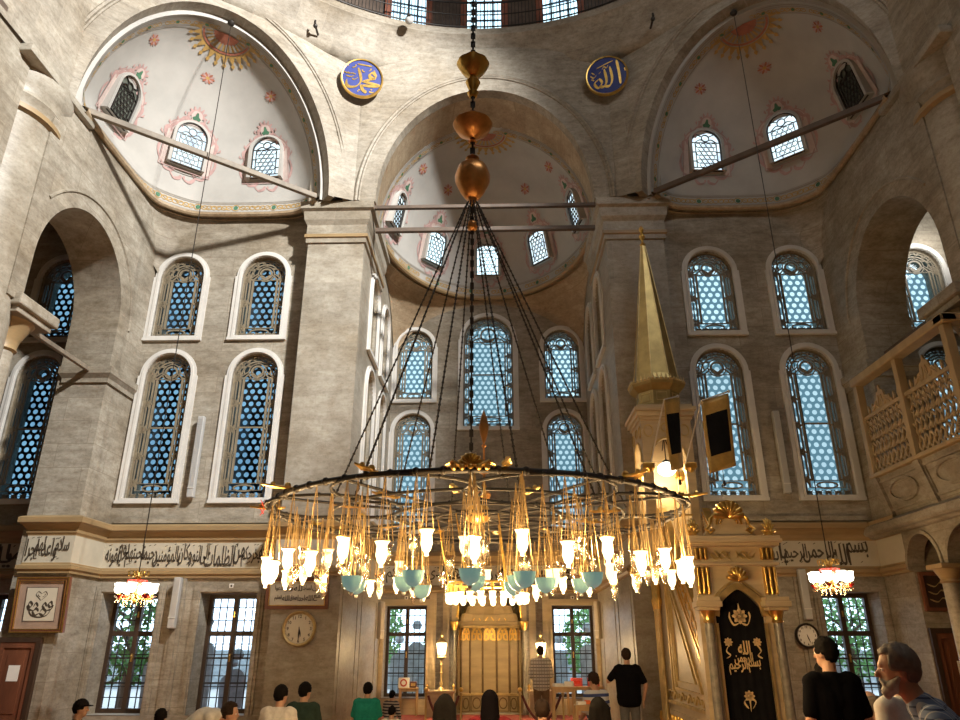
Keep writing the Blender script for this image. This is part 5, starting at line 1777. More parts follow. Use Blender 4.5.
MB().bbox(-.12, .16, -.12, GL, 2.80, 2.97, .03).bbox(-.12, 3.4, -.12, .16, 2.801, 2.971, .03).build('top_rail', 'gal_wood', ga)
MB().bbox(-.10, .14, -.10, GL, .78, .86, .02).bbox(-.10, 3.4, -.10, .14, .781, .861, .02).build('bottom_rail', 'gal_wood', ga)
fs2 = lambda u, v, d: (d+.20*(1-v/.78), u, v)
mb = MB()
mb.prism([(-.04, 0), (GL, 0), (GL, .78), (-.04, .78)], fs2, 0, .08)
ff2 = lambda u, v, d: (u, d+.20*(1-v/.78), v)
mb.prism([(.0, 0), (3.4, 0), (3.4, .78), (.0, .78)], ff2, -.002, .08)
mb.build('parapet_base', 'wall', ga)
mb = MB()
for y0, y1 in bays:
    c = (y0+y1)/2
    mb.strip(ring(c, .42, (y1-y0)*.32, .20, 24), .05, fs2, -.04, 0, closed=True)
    mb.strip([(y0+.06, .12), (y1-.06, .12), (y1-.06, .68), (y0+.06, .68)], .05, fs2, -.035, 0, closed=True)
for y in (.05, 1.71, 3.30): mb.prism([(y-.10, -.02), (y+.10, -.02), (y+.10, .79), (y-.10, .79)], fs2, -.07, .01)
mb.build('base_panel', 'wall', ga)
# stone floor, arcade and colonnette under the gallery
GX += .20
gp = [(GX, 15.98), (GX, 11.65), (13.1, 11.65)]
struct(TR(), MB().box(GX-.02, 13.2, 11.65, 15.98, 3.85, 4.11).sweep(gp, [(0, 3.78), (.06, 3.80), (.10, 3.84), (.16, 3.86), (.20, 3.90), (.20, 4.02), (.04, 4.11)]), 'wall', None, 'stone floor and cornice of the gallery')
CY = 13.55
fA = lambda u, v, d: (GX+d, u, v)
out = [(11.6, 3.85), (14.83, 3.85), (14.83, 3.05), (14.78, 3.05)]+arc((14.78+CY+.12)/2, 3.07, (14.78-CY-.12)/2, (.60), 0, pi, 16)+[(CY+.12, 3.05), (CY-.12, 3.05)]+arc((CY-.12+12.0)/2, 3.07, (CY-.12-12.0)/2, (.64), 0, pi, 16)+[(11.6, 3.05)]
mb = MB().prism(out[::-1], fA, 0, .30)
for a, b in ((CY+.12, 14.78), (12.0, CY-.12)):
    mb.strip(arc((a+b)/2, 3.07, (b-a)/2+.03, .64, 0, pi, 16), .07, fA, -.035, 0)
struct(TR(), mb, 'wall', None, 'low arches under the gallery')
for y, l in ((CY, 'slim stone colonnette under the gallery at the right edge'), ):
    t = thing('colonnette', l, 'column', (GX+.0, y, 0))
    MB().lathe([(.20, 0), (.20, .12), (.15, .2), (.14, 2.72)], 20).build('shaft', 'marble', t, 50)
    MB().lathe([(.14, 2.72), (.17, 2.75), (.15, 2.79), (.24, 2.96)], 20).bbox(-.25, .25, -.25, .25, 2.96, 3.05, .015).build('capital', 'tan', t, 50)

# ==================================================================== PICTURES, CLOCKS, SPEAKERS, DOORS
def framed(x, y, z0, z1, w, label, rx=0):
    t = thing('framed_panel', label, 'picture', (x, y, (z0+z1)/2))
    t.rotation_euler = (rx, 0, 0)
    return t, (z1-z0)
t, h = framed(-8.70, 14.66, 1.92, 2.96, 1.06, 'large framed calligraphy panel with a brown mount, at far left', R(6))
w = 1.06
f = XZ(0)
mb = MB().prism(rect(-w/2, w/2, -h/2, h/2), f, -.05, .03, [rect(-w/2+.07, w/2-.07, -h/2+.07, h/2-.07)])
mb.build('frame', 'wood_mid', t)
mb = MB().prism(rect(-w/2+.005, w/2-.005, -h/2+.005, h/2-.005), f, -.06, -.045, [rect(-w/2+.03, w/2-.03, -h/2+.03, h/2-.03)])
mb.prism(rect(-w/2+.06, w/2-.06, -h/2+.06, h/2-.06), f, -.056, -.03, [rect(-w/2+.075, w/2-.075, -h/2+.075, h/2-.075)])
mb.build('gilt_edge', 'gold', t)
MB().box(-w/2+.06, w/2-.06, -.015, .02, -h/2+.06, h/2-.06).build('mount', mat('rosy_mount', (.34, .24, .18), .8), t)
mb = MB().box(-.30, .30, -.022, -.012, -.30, .31)
mb.build('paper', 'dial', t)
mb = MB()
fp = lambda u, v, d: (u, -.024-d, v)
mb.strip([(-.31, -.31), (.31, -.31), (.31, .32), (-.31, .32)], .012, fp, closed=True)
for sg in (-1, 1):
    brush(mb, [(sg*.0, -.16), (sg*.08, -.20), (sg*.13, -.13), (sg*.06, -.08), (sg*.02, -.13)], .05, fp)
    brush(mb, [(sg*.24, -.02), (sg*.21, .05), (sg*.16, .0), (sg*.2, -.05), (sg*.25, -.02), (sg*.22, -.09), (sg*.13, -.11)], .05, fp)
    brush(mb, [(sg*.13, -.04), (sg*.09, .03), (sg*.05, -.03), (sg*.1, -.08)], .045, fp)
    brush(mb, [(sg*.0, .2), (sg*.07, .24), (sg*.11, .18), (sg*.05, .12), (0, .07)], .02, fp)
    brush(mb, [(sg*.02, .14), (sg*.07, .17), (sg*.06, .2)], .016, fp)
brush(mb, [(-.22, -.10), (-.15, -.2), (0, -.235), (.15, -.2), (.22, -.10)], .035, fp)
mb.build('lettering', 'ink', t)
t, h = framed(-3.87, 15.44, 2.38, 3.0, 1.34, 'wide framed calligraphy text above the left wall clock', R(4))
w = 1.30
mb = MB().prism(rect(-w/2, w/2, -h/2, h/2), f, -.04, .03, [rect(-w/2+.08, w/2-.08, -h/2+.08, h/2-.08)])
mb.build('frame', 'wood_mid', t)
MB().prism(rect(-w/2+.07, w/2-.07, -h/2+.07, h/2-.07), f, -.046, -.02, [rect(-w/2+.085, w/2-.085, -h/2+.085, h/2-.085)]).build('gilt_edge', 'gold', t)
MB().box(-w/2+.07, w/2-.07, -.012, .02, -h/2+.07, h/2-.07).build('paper', 'band', t)
mb = MB()
fp = lambda u, v, d: (u, -.014-d, v)
for r_, words in enumerate(('وان المساجد لله فلا تدعوا', 'مع الله احدا صدق الله العظيم')):
    ws = words.split()
    x = .48
    for q, wd in enumerate(ws):
        ww = .96/len(ws)
        put_text(mb, wd, fp, x-ww*.92, x, .04-.19*r_, .16-.19*r_, .002, thick=.004, bold=.01)
        x -= ww
mb.build('lettering', 'ink', t)
t = thing('framed_panel', 'small dark framed picture on the pier behind the right colonnette', 'picture', (8.72, 14.76, 2.66))
MB().prism(rect(-.30, .30, -.36, .36), XZ(0), -.04, .03, [rect(-.235, .235, -.295, .295)]).build('frame', 'wood_mid', t)
MB().box(-.24, .24, -.01, .02, -.30, .30).build('picture', 'wood', t)
mb = MB()
fp = lambda u, v, d: (u, -.012-d, v)
for z in (.12, -.02, -.16): brush(mb, [(.18, z), (.07, z+.04), (-.04, z-.03), (-.18, z+.02)], .03, fp)
mb.build('lettering', 'gold_old', t)

def wall_clock(loc, r, label, rim, dial, hh, mm):
    t = thing('wall_clock', label, 'clock', loc)
    o = MB().lathe([(0, 0), (r*.86, 0), (r*.86, .025), (0, .025)], 32).build('dial', dial, t); o.rotation_euler = (pi/2, 0, 0)
    o = MB().lathe([(r*.83, 0), (r, 0), (r*1.0, .05), (r*.93, .075), (r*.84, .055), (r*.83, .02)], 40, caps=False).build('rim', rim, t, 50); o.rotation_euler = (pi/2, 0, 0)
    fp = lambda u, v, d: (u, -.028-d, v)
    mb = MB()
    for q in range(12):
        a = pi/2-2*pi*(q+1)/12
        put_text(mb, str(q+1), fp, r*.68*cos(a)-r*.11, r*.68*cos(a)+r*.11, r*.68*sin(a)-r*.09, r*.68*sin(a)+r*.09, .0, thick=.003, bold=.02, arabic=False, keep=True)
    for q in range(60):
        a = 2*pi*q/60
        mb.strip([(r*.79*cos(a), r*.79*sin(a)), (r*.83*cos(a), r*.83*sin(a))], r*.02, fp, .001)
    mb.build('numeral', 'ink', t)
    ah, am = pi/2-2*pi*(hh+mm/60)/12, pi/2-2*pi*mm/60
    mb = MB().strip([(-.08*r*cos(ah), -.08*r*sin(ah)), (r*.25*cos(ah), r*.25*sin(ah)), (r*.46*cos(ah), r*.46*sin(ah))], [r*.03, r*.09, r*.015], fp, .008, .004)
    mb.build('hour_hand', 'iron', t)
    mb = MB().strip([(-.1*r*cos(am), -.1*r*sin(am)), (r*.3*cos(am), r*.3*sin(am)), (r*.68*cos(am), r*.68*sin(am))], [r*.03, r*.07, r*.012], fp, .012, .008)
    mb.build('minute_hand', 'iron', t)
wall_clock((-3.78, 15.49, 2.01), .345, 'wall clock with a bronze rim on the left apse pier', 'gold_old', 'dial', 5, 30)
wall_clock((6.55, 15.91, 1.88), .24, 'smaller wall clock with a black rim beside the right casement', 'iron', 'white', 5, 27)

def speaker(loc, h, label, m='grey_plastic', rot=0):
    t = thing('column_speaker', label, 'speaker', loc, rot, group='slim column loudspeakers')
    w = .155
    MB().bbox(-w/2, w/2, -.13, 0, 0, h, .02).build('cabinet', m, t)
    mb = MB()
    n = int(h/.05)
    for q in range(n): mb.box(-w/2+.02, w/2-.02, -.137, -.128, .28+q*(h-.32)/n, .28+q*(h-.32)/n+.025)
    tag(mb.build('speaker_grille', 'grey_plastic' if m == 'grey_plastic' else m, t), kind='stuff')
    MB().bbox(-w/2, w/2, -.145, -.125, .2, .22, .003).build('trim_line', 'pale', t)
    MB().box(-.03, .03, -.02, .06, h*.45, h*.55).build('bracket', 'iron', t)
speaker((-6.58, 15.93, 4.75), 1.88, 'tall grey column speaker between the two left windows')
speaker((6.60, 15.93, 4.78), 1.88, 'tall grey column speaker between the two right windows')
speaker((-6.55, 15.88, 2.02), 1.02, 'grey column speaker below the inscription beside the left chandelier')
speaker((6.60, 15.88, 2.18), 1.0, 'grey column speaker above the black-rimmed clock')
speaker((-2.97, 20.6, 1.85), .95, 'beige column speaker left of the left apse casement', 'spk_tan', R(55))
speaker((2.97, 20.6, 1.85), .95, 'beige column speaker right of the right apse casement', 'spk_tan', R(-55))
for x, y, z, l in ((-5.45, 15.98, 2.88, 'small white number plate over the left casement niche'), (-2.3, 20.98, 2.92, 'small white plate over the left apse casement'), (2.3, 20.98, 2.92, 'small white plate over the right apse casement')):
    t = thing('wall_plate', l, 'plate', (x, y, z))
    MB().bbox(-.05, .05, -.015, .0, -.045, .045, .004).build('plate', 'white', t)
    MB().box(-.02, .02, -.019, -.014, -.025, .02).build('symbol', 'ink', t)
# doors: recessed brown cupboard doors with notices
def cup_door(name, loc, w, h, label):
    t = thing(name, label, 'door', loc, kind='structure')
    mb = MB().prism(rect(-w/2, w/2, 0, h), XZ(0), -.06, .0, [rect(-w/2+.08, w/2-.08, .10, h-.10)])
    mb.box(-w/2+.08, w/2-.08, -.03, 0, .10, h-.10)
    mb.prism(rect(-w/2+.18, w/2-.18, .25, h-.22), XZ(0), -.045, -.02)
    mb.build('door_leaf', 'wood_mid', t)
    mb = MB().prism(rect(-w/2-.09, w/2+.09, 0, h+.09), XZ(0), -.075, .01, [rect(-w/2, w/2, .001, h)])
    mb.build('door_frame', 'wood', t)
    MB().box(-.10, .12, -.052, -.046, h*.54, h*.54+.28).build('notice', 'white', t)
cup_door('door_1', (-9.02, 14.79, .25), .70, 1.50, 'red-brown panelled door with a white notice below the framed panel')
cup_door('door_2', (8.88, 14.79, .25), .78, 1.66, 'red-brown panelled door with a white notice at far right')
# low base block under the left pier
struct(TR('baseboard'), MB().box(-9.4, -8.15, 14.74, 14.82, 0, .25), 'marble')

# ==================================================================== SMALL FURNITURE BY THE APSE
def small_table(loc, w, d, h, m, label, rz=0, top=.03):
    t = thing('side_table', label, 'table', loc, rz)
    MB().bbox(-w/2, w/2, -d/2, d/2, h-top, h, .006).build('tabletop', m, t)
    for sx in (-1, 1):
        for sy in (-1, 1):
            MB().bbox(sx*(w/2-.03)-.02, sx*(w/2-.03)+.02, sy*(d/2-.03)-.02, sy*(d/2-.03)+.02, 0, h-top, .005).build('leg', m, t)
    mb = MB()
    for sy in (-1, 1): mb.box(-w/2+.04, w/2-.04, sy*(d/2-.03)-.01, sy*(d/2-.03)+.01, h-top-.06, h-top)
    mb.build('apron', m, t)
    return t
small_table((-2.12, 20.72, .0), .50, .34, .66, 'oak', 'small brown table under the left apse casement')
t = thing('display_box', 'white box with a red ring on the small brown table', 'box', (-2.25, 20.68, .66))
MB().bbox(-.14, .14, -.06, .06, 0, .24, .008).build('box', 'white', t)
MB().strip(ring(0, .12, .075, n=20), .035, XZ(-.066), closed=True).build('red_ring', 'book_red', t)
t = thing('display_box', 'dark red box beside the white one on the brown table', 'box', (-2.0, 20.70, .66))
MB().bbox(-.09, .09, -.06, .06, 0, .15, .008).build('box', 'wood_mid', t); MB().box(-.06, .06, -.065, -.059, .04, .11).build('panel', 'gold_old', t)
small_table((1.39, 14.0, 0), .42, .34, 1.02, 'oak', 'tall light wooden stand right of the man in plaid')
small_table((2.49, 20.7, 0), .95, .30, .70, 'oak', 'long light table under the right apse casement')
for x, l in ((2.28, 'left red book box on the long light table'), (2.72, 'right red book box on the long light table')):
    t = thing('book_box', l, 'box', (x, 20.66, .70))
    MB().bbox(-.15, .15, -.05, .05, 0, .20, .008).build('box', 'book_red', t); MB().box(-.09, .09, -.055, -.049, .06, .14).build('panel', 'redglass', t)
for i, (x, y, a, l) in enumerate(((1.30, 13.96, .3, 'lower of the white papers on the tall wooden stand'), (1.50, 14.04, -.2, 'upper white paper stack on the tall wooden stand'))):
    t = tag(MB().bbox(-.08, .08, -.07, .07, 0, .05+.03*i, .004).build('paper_stack', 'white', loc=(x, y, 1.02), rotz=a), l, 'papers')
small_table((1.66, 13.3, 0), .30, .28, .78, 'oak', 'light wooden bookstand beside the man in stripes')
tag(MB().bbox(-.07, .07, -.06, .06, 0, .05, .005).build('open_book', 'white', loc=(1.62, 13.28, .78), rotz=.2), 'white book lying on the light wooden bookstand', 'book')
tag(MB().bbox(-.05, .05, -.05, .05, 0, .06, .015).build('cloth_bundle', mat('orange_cloth', (.75, .16, .04), .7), loc=(1.74, 13.38, .78)), 'orange cloth bundle on the light wooden bookstand', 'cloth')

# ==================================================================== PEOPLE
def rc(mb, a, ra, b, rb, n=12):
    """closed rounded cone from a to b"""
    a, b = Vector(a), Vector(b)
    d = b-a
    L = d.length
    if L < 1e-5: return mb.ball(a, max(ra, rb), n)
    q = d.to_track_quat('Z', 'Y')
    prof = [(ra*cos(t), ra*sin(t)) for t in [-pi/2+pi/2*i/4 for i in range(5)]]+[(rb*cos(t), L+rb*sin(t)) for t in [pi/2*i/4 for i in range(5)]]
    vs, fs = [], []
    for r, z in prof:
        for k in range(n):
            vs.append(a+q @ Vector((max(r, 1e-4)*cos(2*pi*k/n), max(r, 1e-4)*sin(2*pi*k/n), z)))
    m = len(prof)
    for i in range(m-1):
        for k in range(n): fs.append((i*n+k, i*n+(k+1) % n, (i+1)*n+(k+1) % n, (i+1)*n+k))
    fs.append(tuple(range(n-1, -1, -1))); fs.append(tuple((m-1)*n+k for k in range(n)))
    return mb.add(vs, fs)
def fuse(mb, voxel, it=3):
    """one continuous skin over overlapping limbs"""
    me = bpy.data.meshes.new('skin')
    me.from_pydata(mb.v, [], mb.f)
    o = bpy.data.objects.new('skin', me)
    C.objects.link(o)
    m = o.modifiers.new('r', 'REMESH'); m.mode = 'VOXEL'; m.voxel_size = voxel
    s = o.modifiers.new('s', 'SMOOTH'); s.factor = .5; s.iterations = it
    dg = bpy.context.evaluated_depsgraph_get()
    ev = o.evaluated_get(dg).to_mesh()
    out = MB()
    out.add([v.co[:] for v in ev.vertices], [tuple(p.vertices) for p in ev.polygons])
    o.evaluated_get(dg).to_mesh_clear()
    bpy.data.objects.remove(o); bpy.data.meshes.remove(me)
    return out
def pattern_mat(name, base, line, kind, scale=1.0, second=None):
    m = bpy.data.materials.new(name)
    m.use_nodes = True
    nt = m.node_tree; L = nt.links
    b = nt.nodes['Principled BSDF']; b.inputs['Roughness'].default_value = .85
    tc = nt.nodes.new('ShaderNodeTexCoord')
    sp = nt.nodes.new('ShaderNodeSeparateXYZ'); L.new(tc.outputs['Object'], sp.inputs[0])
    def lines(sock, freq, thr):
        a = nt.nodes.new('ShaderNodeMath'); a.operation = 'MULTIPLY'; a.inputs[1].default_value = freq; L.new(sock, a.inputs[0])
        c = nt.nodes.new('ShaderNodeMath'); c.operation = 'FRACT'; L.new(a.outputs[0], c.inputs[0])
        d = nt.nodes.new('ShaderNodeMath'); d.operation = 'LESS_THAN'; d.inputs[1].default_value = thr; L.new(c.outputs[0], d.inputs[0])
        return d.outputs[0]
    def mixc(fac, c0, c1):
        x = nt.nodes.new('ShaderNodeMix'); x.data_type = 'RGBA'; L.new(fac, x.inputs[0])
        if hasattr(c0, 'is_linked'): L.new(c0, x.inputs[6])
        else: x.inputs[6].default_value = (*c0, 1)
        x.inputs[7].default_value = (*c1, 1)
        return x.outputs[2]
    if kind == 'plaid':
        c = mixc(lines(sp.outputs[2], 14*scale, .22), base, line)
        c = mixc(lines(sp.outputs[0], 16*scale, .2), c, second or line)
    else:
        c = mixc(lines(sp.outputs[2], 9*scale, .45), base, line)
    L.new(c, b.inputs['Base Color'])
    return m
SKIN = mat('skin', (.46, .27, .18), .55, var=.08)
HAIRS = {'black': mat('black_hair', (.006, .005, .0045), .8, var=.3, nscale=40, spec=.1), 'brown': mat('brown_hair', (.03, .018, .012), .8, var=.3, nscale=40, spec=.12), 'grey': mat('grey_hair', (.17, .14, .11), .6, var=.3, nscale=30), 'white': mat('white_hair', (.36, .335, .30), .8, var=.25, nscale=30)}
EYEW = mat('eye_white', (.7, .68, .65), .3); EYED = mat('eye_dark', (.03, .02, .015), .2); LIP = mat('lip', (.36, .15, .12), .5)
STAND = dict(pel=(0, 0, .95), chest=(0, .0, 1.28), neck=(0, .0, 1.47), head=(0, .025, 1.63), sh=(.18, -.005, 1.41), el=(.245, -.03, 1.13), wr=(.25, .07, .89), hip=(.09, 0, .92), kn=(.10, .02, .50), an=(.10, -.02, .08), toe=(.13, .16, .03))
KNEEL = dict(pel=(0, 0, .27), chest=(0, .03, .60), neck=(0, .05, .78), head=(0, .085, .935), sh=(.18, .04, .73), el=(.25, .07, .47), wr=(.14, .30, .34), hip=(.10, .03, .25), kn=(.17, .43, .10), an=(.10, -.08, .09), toe=(.10, -.24, .03))
BOW = dict(pel=(0, 0, .34), chest=(0, .28, .60), neck=(0, .44, .66), head=(0, .58, .645), sh=(.18, .38, .63), el=(.24, .42, .34), wr=(.16, .50, .10), hip=(.10, .02, .30), kn=(.16, .36, .10), an=(.10, -.14, .09), toe=(.10, -.30, .03))
HT = bpy.data.textures.new('hair_tufts', 'CLOUDS'); HT.noise_scale = .022; HT.noise_depth = 2
def person(loc, rz, label, pose=STAND, scale=1.0, shirt=None, pants=None, hair='black', cut='short', sleeve=.8, head_yaw=0, head_pitch=0, over=None, beard=False, vox=.013, group=None, cap=None, build=1.0):
    t = thing('person', label, 'person', loc, rz, group)
    t.scale = (scale,)*3
    J = {}
    for kx, v in pose.items():
        if kx in ('sh', 'el', 'wr', 'hip', 'kn', 'an', 'toe'):
            J[kx+'L'] = Vector((-v[0], v[1], v[2])); J[kx+'R'] = Vector(v)
        else: J[kx] = Vector(v)
    for kx, v in (over or {}).items(): J[kx] = Vector(v)
    hm = Matrix.Translation(J['head']) @ Matrix.Rotation(head_yaw, 4, 'Z') @ Matrix.Rotation(head_pitch, 4, 'X')
    H = lambda x, y, z: hm @ Vector((x, y, z))
    def put(mb, prim, *a, **kw):
        tmp = MB(); getattr(tmp, prim)(*a, **kw)
        mb.add([hm @ Vector(v) for v in tmp.v], tmp.f)
    ax = Vector((1, 0, 0))
    g = build
    def torso(mb, d):
        for s in (-1, 1):
            rc(mb, J['pel']+ax*s*.065*g, .115*g+d, J['chest']+ax*s*.08*g, .112*g+d)
            rc(mb, J['chest']+ax*s*.08*g, .11*g+d, (J['shR'] if s > 0 else J['shL'])*.8+J['neck']*.2, .062+d)
        rc(mb, J['shL'], .058+d, J['shR'], .058+d)
        rc(mb, J['chest'], .11+d, J['neck']-Vector((0, 0, .03)), .06+d)
    b = MB()
    torso(b, 0)
    rc(b, J['neck']-Vector((0, 0, .04)), .058, H(0, -.015, -.05), .054)
    put(b, 'ball', (0, -.005, .02), 1, 16, sc=(.074, .094, .104))
    put(b, 'ball', (0, .030, -.055), 1, 12, sc=(.052, .056, .058))
    tmp = MB(); rc(tmp, (0, .085, .012), .010, (0, .104, -.022), .015, 8); rc(tmp, (-.03, .080, .028), .014, (.03, .080, .028), .014, 8)
    b.add([hm @ Vector(v) for v in tmp.v], tmp.f)
    for s in (-1, 1): put(b, 'ball', (s*.076, -.01, -.005), 1, 8, sc=(.012, .022, .032))
    for s, sd in ((-1, 'L'), (1, 'R')):
        rc(b, J['sh'+sd], .052, J['el'+sd], .042); rc(b, J['el'+sd], .041, J['wr'+sd], .028)
        rc(b, J['hip'+sd], .085, J['kn'+sd], .056); rc(b, J['kn'+sd], .055, J['an'+sd], .037)
        rc(b, J['an'+sd]-Vector((0, .02, .02)), .036, J['toe'+sd], .03)
        d = (J['wr'+sd]-J['el'+sd]).normalized()
        side_ = d.cross(Vector((s*1.0, 0, 0.15))).normalized()
        pa = J['wr'+sd]+d*.075
        for q in (-1, 0, 1): rc(b, J['wr'+sd]+d*.01, .022, pa+side_*.02*q, .016, 8)
    body = fuse(b, vox, 2)
    for s, sd in ((-1, 'L'), (1, 'R')):
        d = (J['wr'+sd]-J['el'+sd]).normalized()
        side_ = d.cross(Vector((s*1.0, 0, 0.15))).normalized()
        nrm = d.cross(side_).normalized()*(-s)
        pa = J['wr'+sd]+d*.068
        for q, ln in ((-1.5, .058), (-.5, .070), (.5, .074), (1.5, .064)):
            p0 = pa+side_*.0165*q
            p1 = p0+d*ln*.55+nrm*.006
            p2 = p1+d*ln*.38+nrm*.022
            rc(body, p0, .0092, p1, .0085, 7); rc(body, p1, .0085, p2, .0070, 7)
        p0 = J['wr'+sd]+d*.03+side_*.026
        p1 = p0+side_*.026+d*.028+nrm*.008
        rc(body, p0, .0115, p1, .010, 7); rc(body, p1, .010, p1+d*.03+nrm*.01, .008, 7)
    n0 = len(body.f)
    for s in (-1, 1):
        tmp = MB().ball((s*.031, .0705, .006), .012, 8)
        body.add([hm @ Vector(v) for v in tmp.v], tmp.f, 1)
        tmp = MB().ball((s*.031, .0778, .006), .006, 6)
        body.add([hm @ Vector(v) for v in tmp.v], tmp.f, 2)
    tmp = MB().ball((0, .085, -.055), 1, 8, sc=(.024, .006, .008))
    body.add([hm @ Vector(v) for v in tmp.v], tmp.f, 3)
    body.build('body', [SKIN, EYEW, EYED, LIP], t, 60)
    # clothes
    c = MB(); torso(c, .016)
    for sd in 'LR':
        a_, e_, w_ = J['sh'+sd], J['el'+sd], J['wr'+sd]
        if sleeve <= 1: rc(c, a_, .068, a_.lerp(e_, sleeve), .064)
        else:
            rc(c, a_, .066, e_, .056); rc(c, e_, .055, e_.lerp(w_, sleeve-1), .044)
    up = (J['chest']-J['pel']).normalized()
    for s in (-1, 1): rc(c, J['pel']+ax*s*.07*g-up*.06, .128*g, J['pel']+ax*s*.07*g, .132*g)
    fuse(c, vox, 4).build('shirt', shirt, t, 70)
    c = MB()
    for s, sd in ((-1, 'L'), (1, 'R')):
        rc(c, J['pel']+ax*s*.06, .122, J['hip'+sd], .105)
        rc(c, J['hip'+sd], .105, J['kn'+sd], .074); rc(c, J['kn'+sd], .073, J['an'+sd]+(J['kn'+sd]-J['an'+sd])*.08, .058)
    fuse(c, vox, 3).build('trousers', pants, t, 70)
    # hair
    if cut == 'short' or cut == 'bald':
        hb = MB().ball((0, -.010, .028), 1, 22, sc=(.083, .100, .108))
        hr = MB()
        keep = []
        for fc in hb.f:
            cx, cy, cz = [sum(hb.v[i][d] for i in fc)/len(fc) for d in range(3)]
            front = cy > .045-.5*max(0, cz-.06)*0 and cz < .075
            if front or cz < -.045-.02*(cy < -.05): continue
            if cut == 'bald' and cz > .075: continue
            if cy > -.035 and cz < .0: continue
            keep.append(fc)
        hr.add([hm @ Vector(v) for v in hb.v], keep)
        o = hr.build('hair', HAIRS[hair], t, 70)
        o.modifiers.new('fine', 'SUBSURF').render_levels = 1
        md = o.modifiers.new('tufts', 'DISPLACE'); md.texture = HT; md.strength = .028; md.mid_level = .45
        md = o.modifiers.new('thick', 'SOLIDIFY'); md.thickness = .012; md.offset = 0
    elif cut == 'long':
        hb = MB()
        tmp = MB().ball((0, -.015, .025), 1, 16, sc=(.092, .105, .112)); hb.add([hm @ Vector(v) for v in tmp.v], tmp.f)
        for x in (-.05, 0, .05): rc(hb, H(x, -.05, .02), .062, H(x*1.7, -.10, -.34), .055)
        for s in (-1, 1): rc(hb, H(s*.07, -.01, .0), .035, H(s*.10, -.02, -.22), .035)
        fuse(hb, vox, 3).build('hair', HAIRS[hair], t, 70)
    elif cut == 'scarf':
        hb = MB()
        tmp = MB().ball((0, -.012, .022), 1, 16, sc=(.096, .108, .118)); hb.add([hm @ Vector(v) for v in tmp.v], tmp.f)
        rc(hb, H(0, -.03, .0), .095, J['neck']-Vector((0, .02, .02)), .11)
        rc(hb, J['neck']-Vector((0, .03, .03)), .11, J['chest']-Vector((0, .06, -.02)), .13)
        fuse(hb, vox, 3).build('headscarf', hair, t, 70)
    if cap:
        tmp = MB().ball((0, -.005, .04), 1, 18, sc=(.088, .105, .10))
        cp_ = MB(); cp_.add([hm @ Vector(v) for v in tmp.v], [fc for fc in tmp.f if sum(tmp.v[i][2] for i in fc)/len(fc) > .035])
        q = [H(.075*cos(a), .07+.085*sin(a), .05) for a in [pi*i/10 for i in range(11)]]
        q2 = [H(.075*cos(a), .05, .058) for a in [pi*i/10 for i in range(11)]]
        cp_.add(q+q2, [(i, i+1, 12+i, 11+i) for i in range(10)])
        o = cp_.build('cap', cap, t, 70); md = o.modifiers.new('thick', 'SOLIDIFY'); md.thickness = .01
    if beard:
        hb = MB()
        for s in (-1, 1):
            tmp = MB(); rc(tmp, (s*.062, .006, -.03), .013, (s*.043, .038, -.066), .024, 10); rc(tmp, (s*.043, .038, -.066), .024, (s*.012, .068, -.100), .030, 10)
            rc(tmp, (s*.010, .093, -.038), .009, (s*.036, .076, -.064), .012, 8)
            hb.add([hm @ Vector(v) for v in tmp.v], tmp.f)
        tmp = MB().ball((0, .038, -.070), 1, 12, sc=(.058, .048, .046)); hb.add([hm @ Vector(v) for v in tmp.v], tmp.f)
        rcb = MB(); rc(rcb, (0, .060, -.095), .032, (0, .066, -.122), .020, 10); hb.add([hm @ Vector(v) for v in rcb.v], rcb.f)
        fuse(hb, .009, 2).build('beard', HAIRS['white'], t, 70)
    return t
def cloth(n, c): return mat(n, c, .95, var=.12, nscale=20, spec=.04)
BLK, NAVY = cloth('black_tee', (.005, .005, .006)), cloth('dark_jeans', (.03, .035, .05))
GRY, WHT, KHA = cloth('grey_trousers', (.12, .12, .12)), cloth('white_shirt', (.62, .60, .57)), cloth('brown_trousers', (.20, .13, .075))
GRN, LGRY = cloth('green_polo', (.02, .22, .165)), cloth('pale_grey_shirt', (.34, .32, .30))
PLAID = pattern_mat('plaid_shirt', (.62, .58, .50), (.10, .09, .09), 'plaid', 1.0, (.35, .30, .24))
BPLAID = pattern_mat('blue_plaid_shirt', (.16, .21, .32), (.04, .06, .12), 'plaid', 1.7, (.42, .44, .46))
STR = pattern_mat('blue_white_stripes', (.62, .62, .62), (.04, .07, .22), 'stripe', 1.1)
KSTR = pattern_mat('dark_light_stripes', (.05, .05, .07), (.45, .42, .36), 'stripe', 1.5)
# standing
person((1.19, 17.5, 0), R(4), 'man in a plaid shirt and brown trousers standing before the right lantern', scale=.955, shirt=PLAID, pants=KHA, hair='brown', sleeve=1.85, over=dict(wrL=(-.13, .22, 1.02), wrR=(.13, .22, 1.02)))
person((2.46, 13.5, 0), R(-3), 'man in a black t-shirt standing with one arm bent, right of the lantern', scale=.935, shirt=BLK, pants=GRY, hair='brown', sleeve=.75, build=1.12, over=dict(elL=(-.36, .06, 1.20), wrL=(-.30, .30, 1.28), elR=(.31, -.06, 1.14), wrR=(.26, .02, .90)))
person((3.06, 6.7, 0), R(6), 'young man in a black t-shirt standing near, below the black-rimmed clock', scale=1.0, shirt=BLK, pants=NAVY, hair='black', sleeve=.8, head_yaw=R(28), vox=.011)
person((2.54, 4.0, 0), R(62), 'elderly man with white beard and blue checked shirt leaning left, nearest at right', scale=.985, shirt=BPLAID, pants=GRY, hair='grey', cut='short', beard=True, sleeve=.9, vox=.010,
       over=dict(chest=(0, .06, 1.27), neck=(0, .16, 1.46), head=(0, .24, 1.60), shL=(-.19, .10, 1.36), shR=(.19, .10, 1.38), elL=(-.25, .12, 1.08), elR=(.26, .12, 1.10)), head_yaw=R(6))
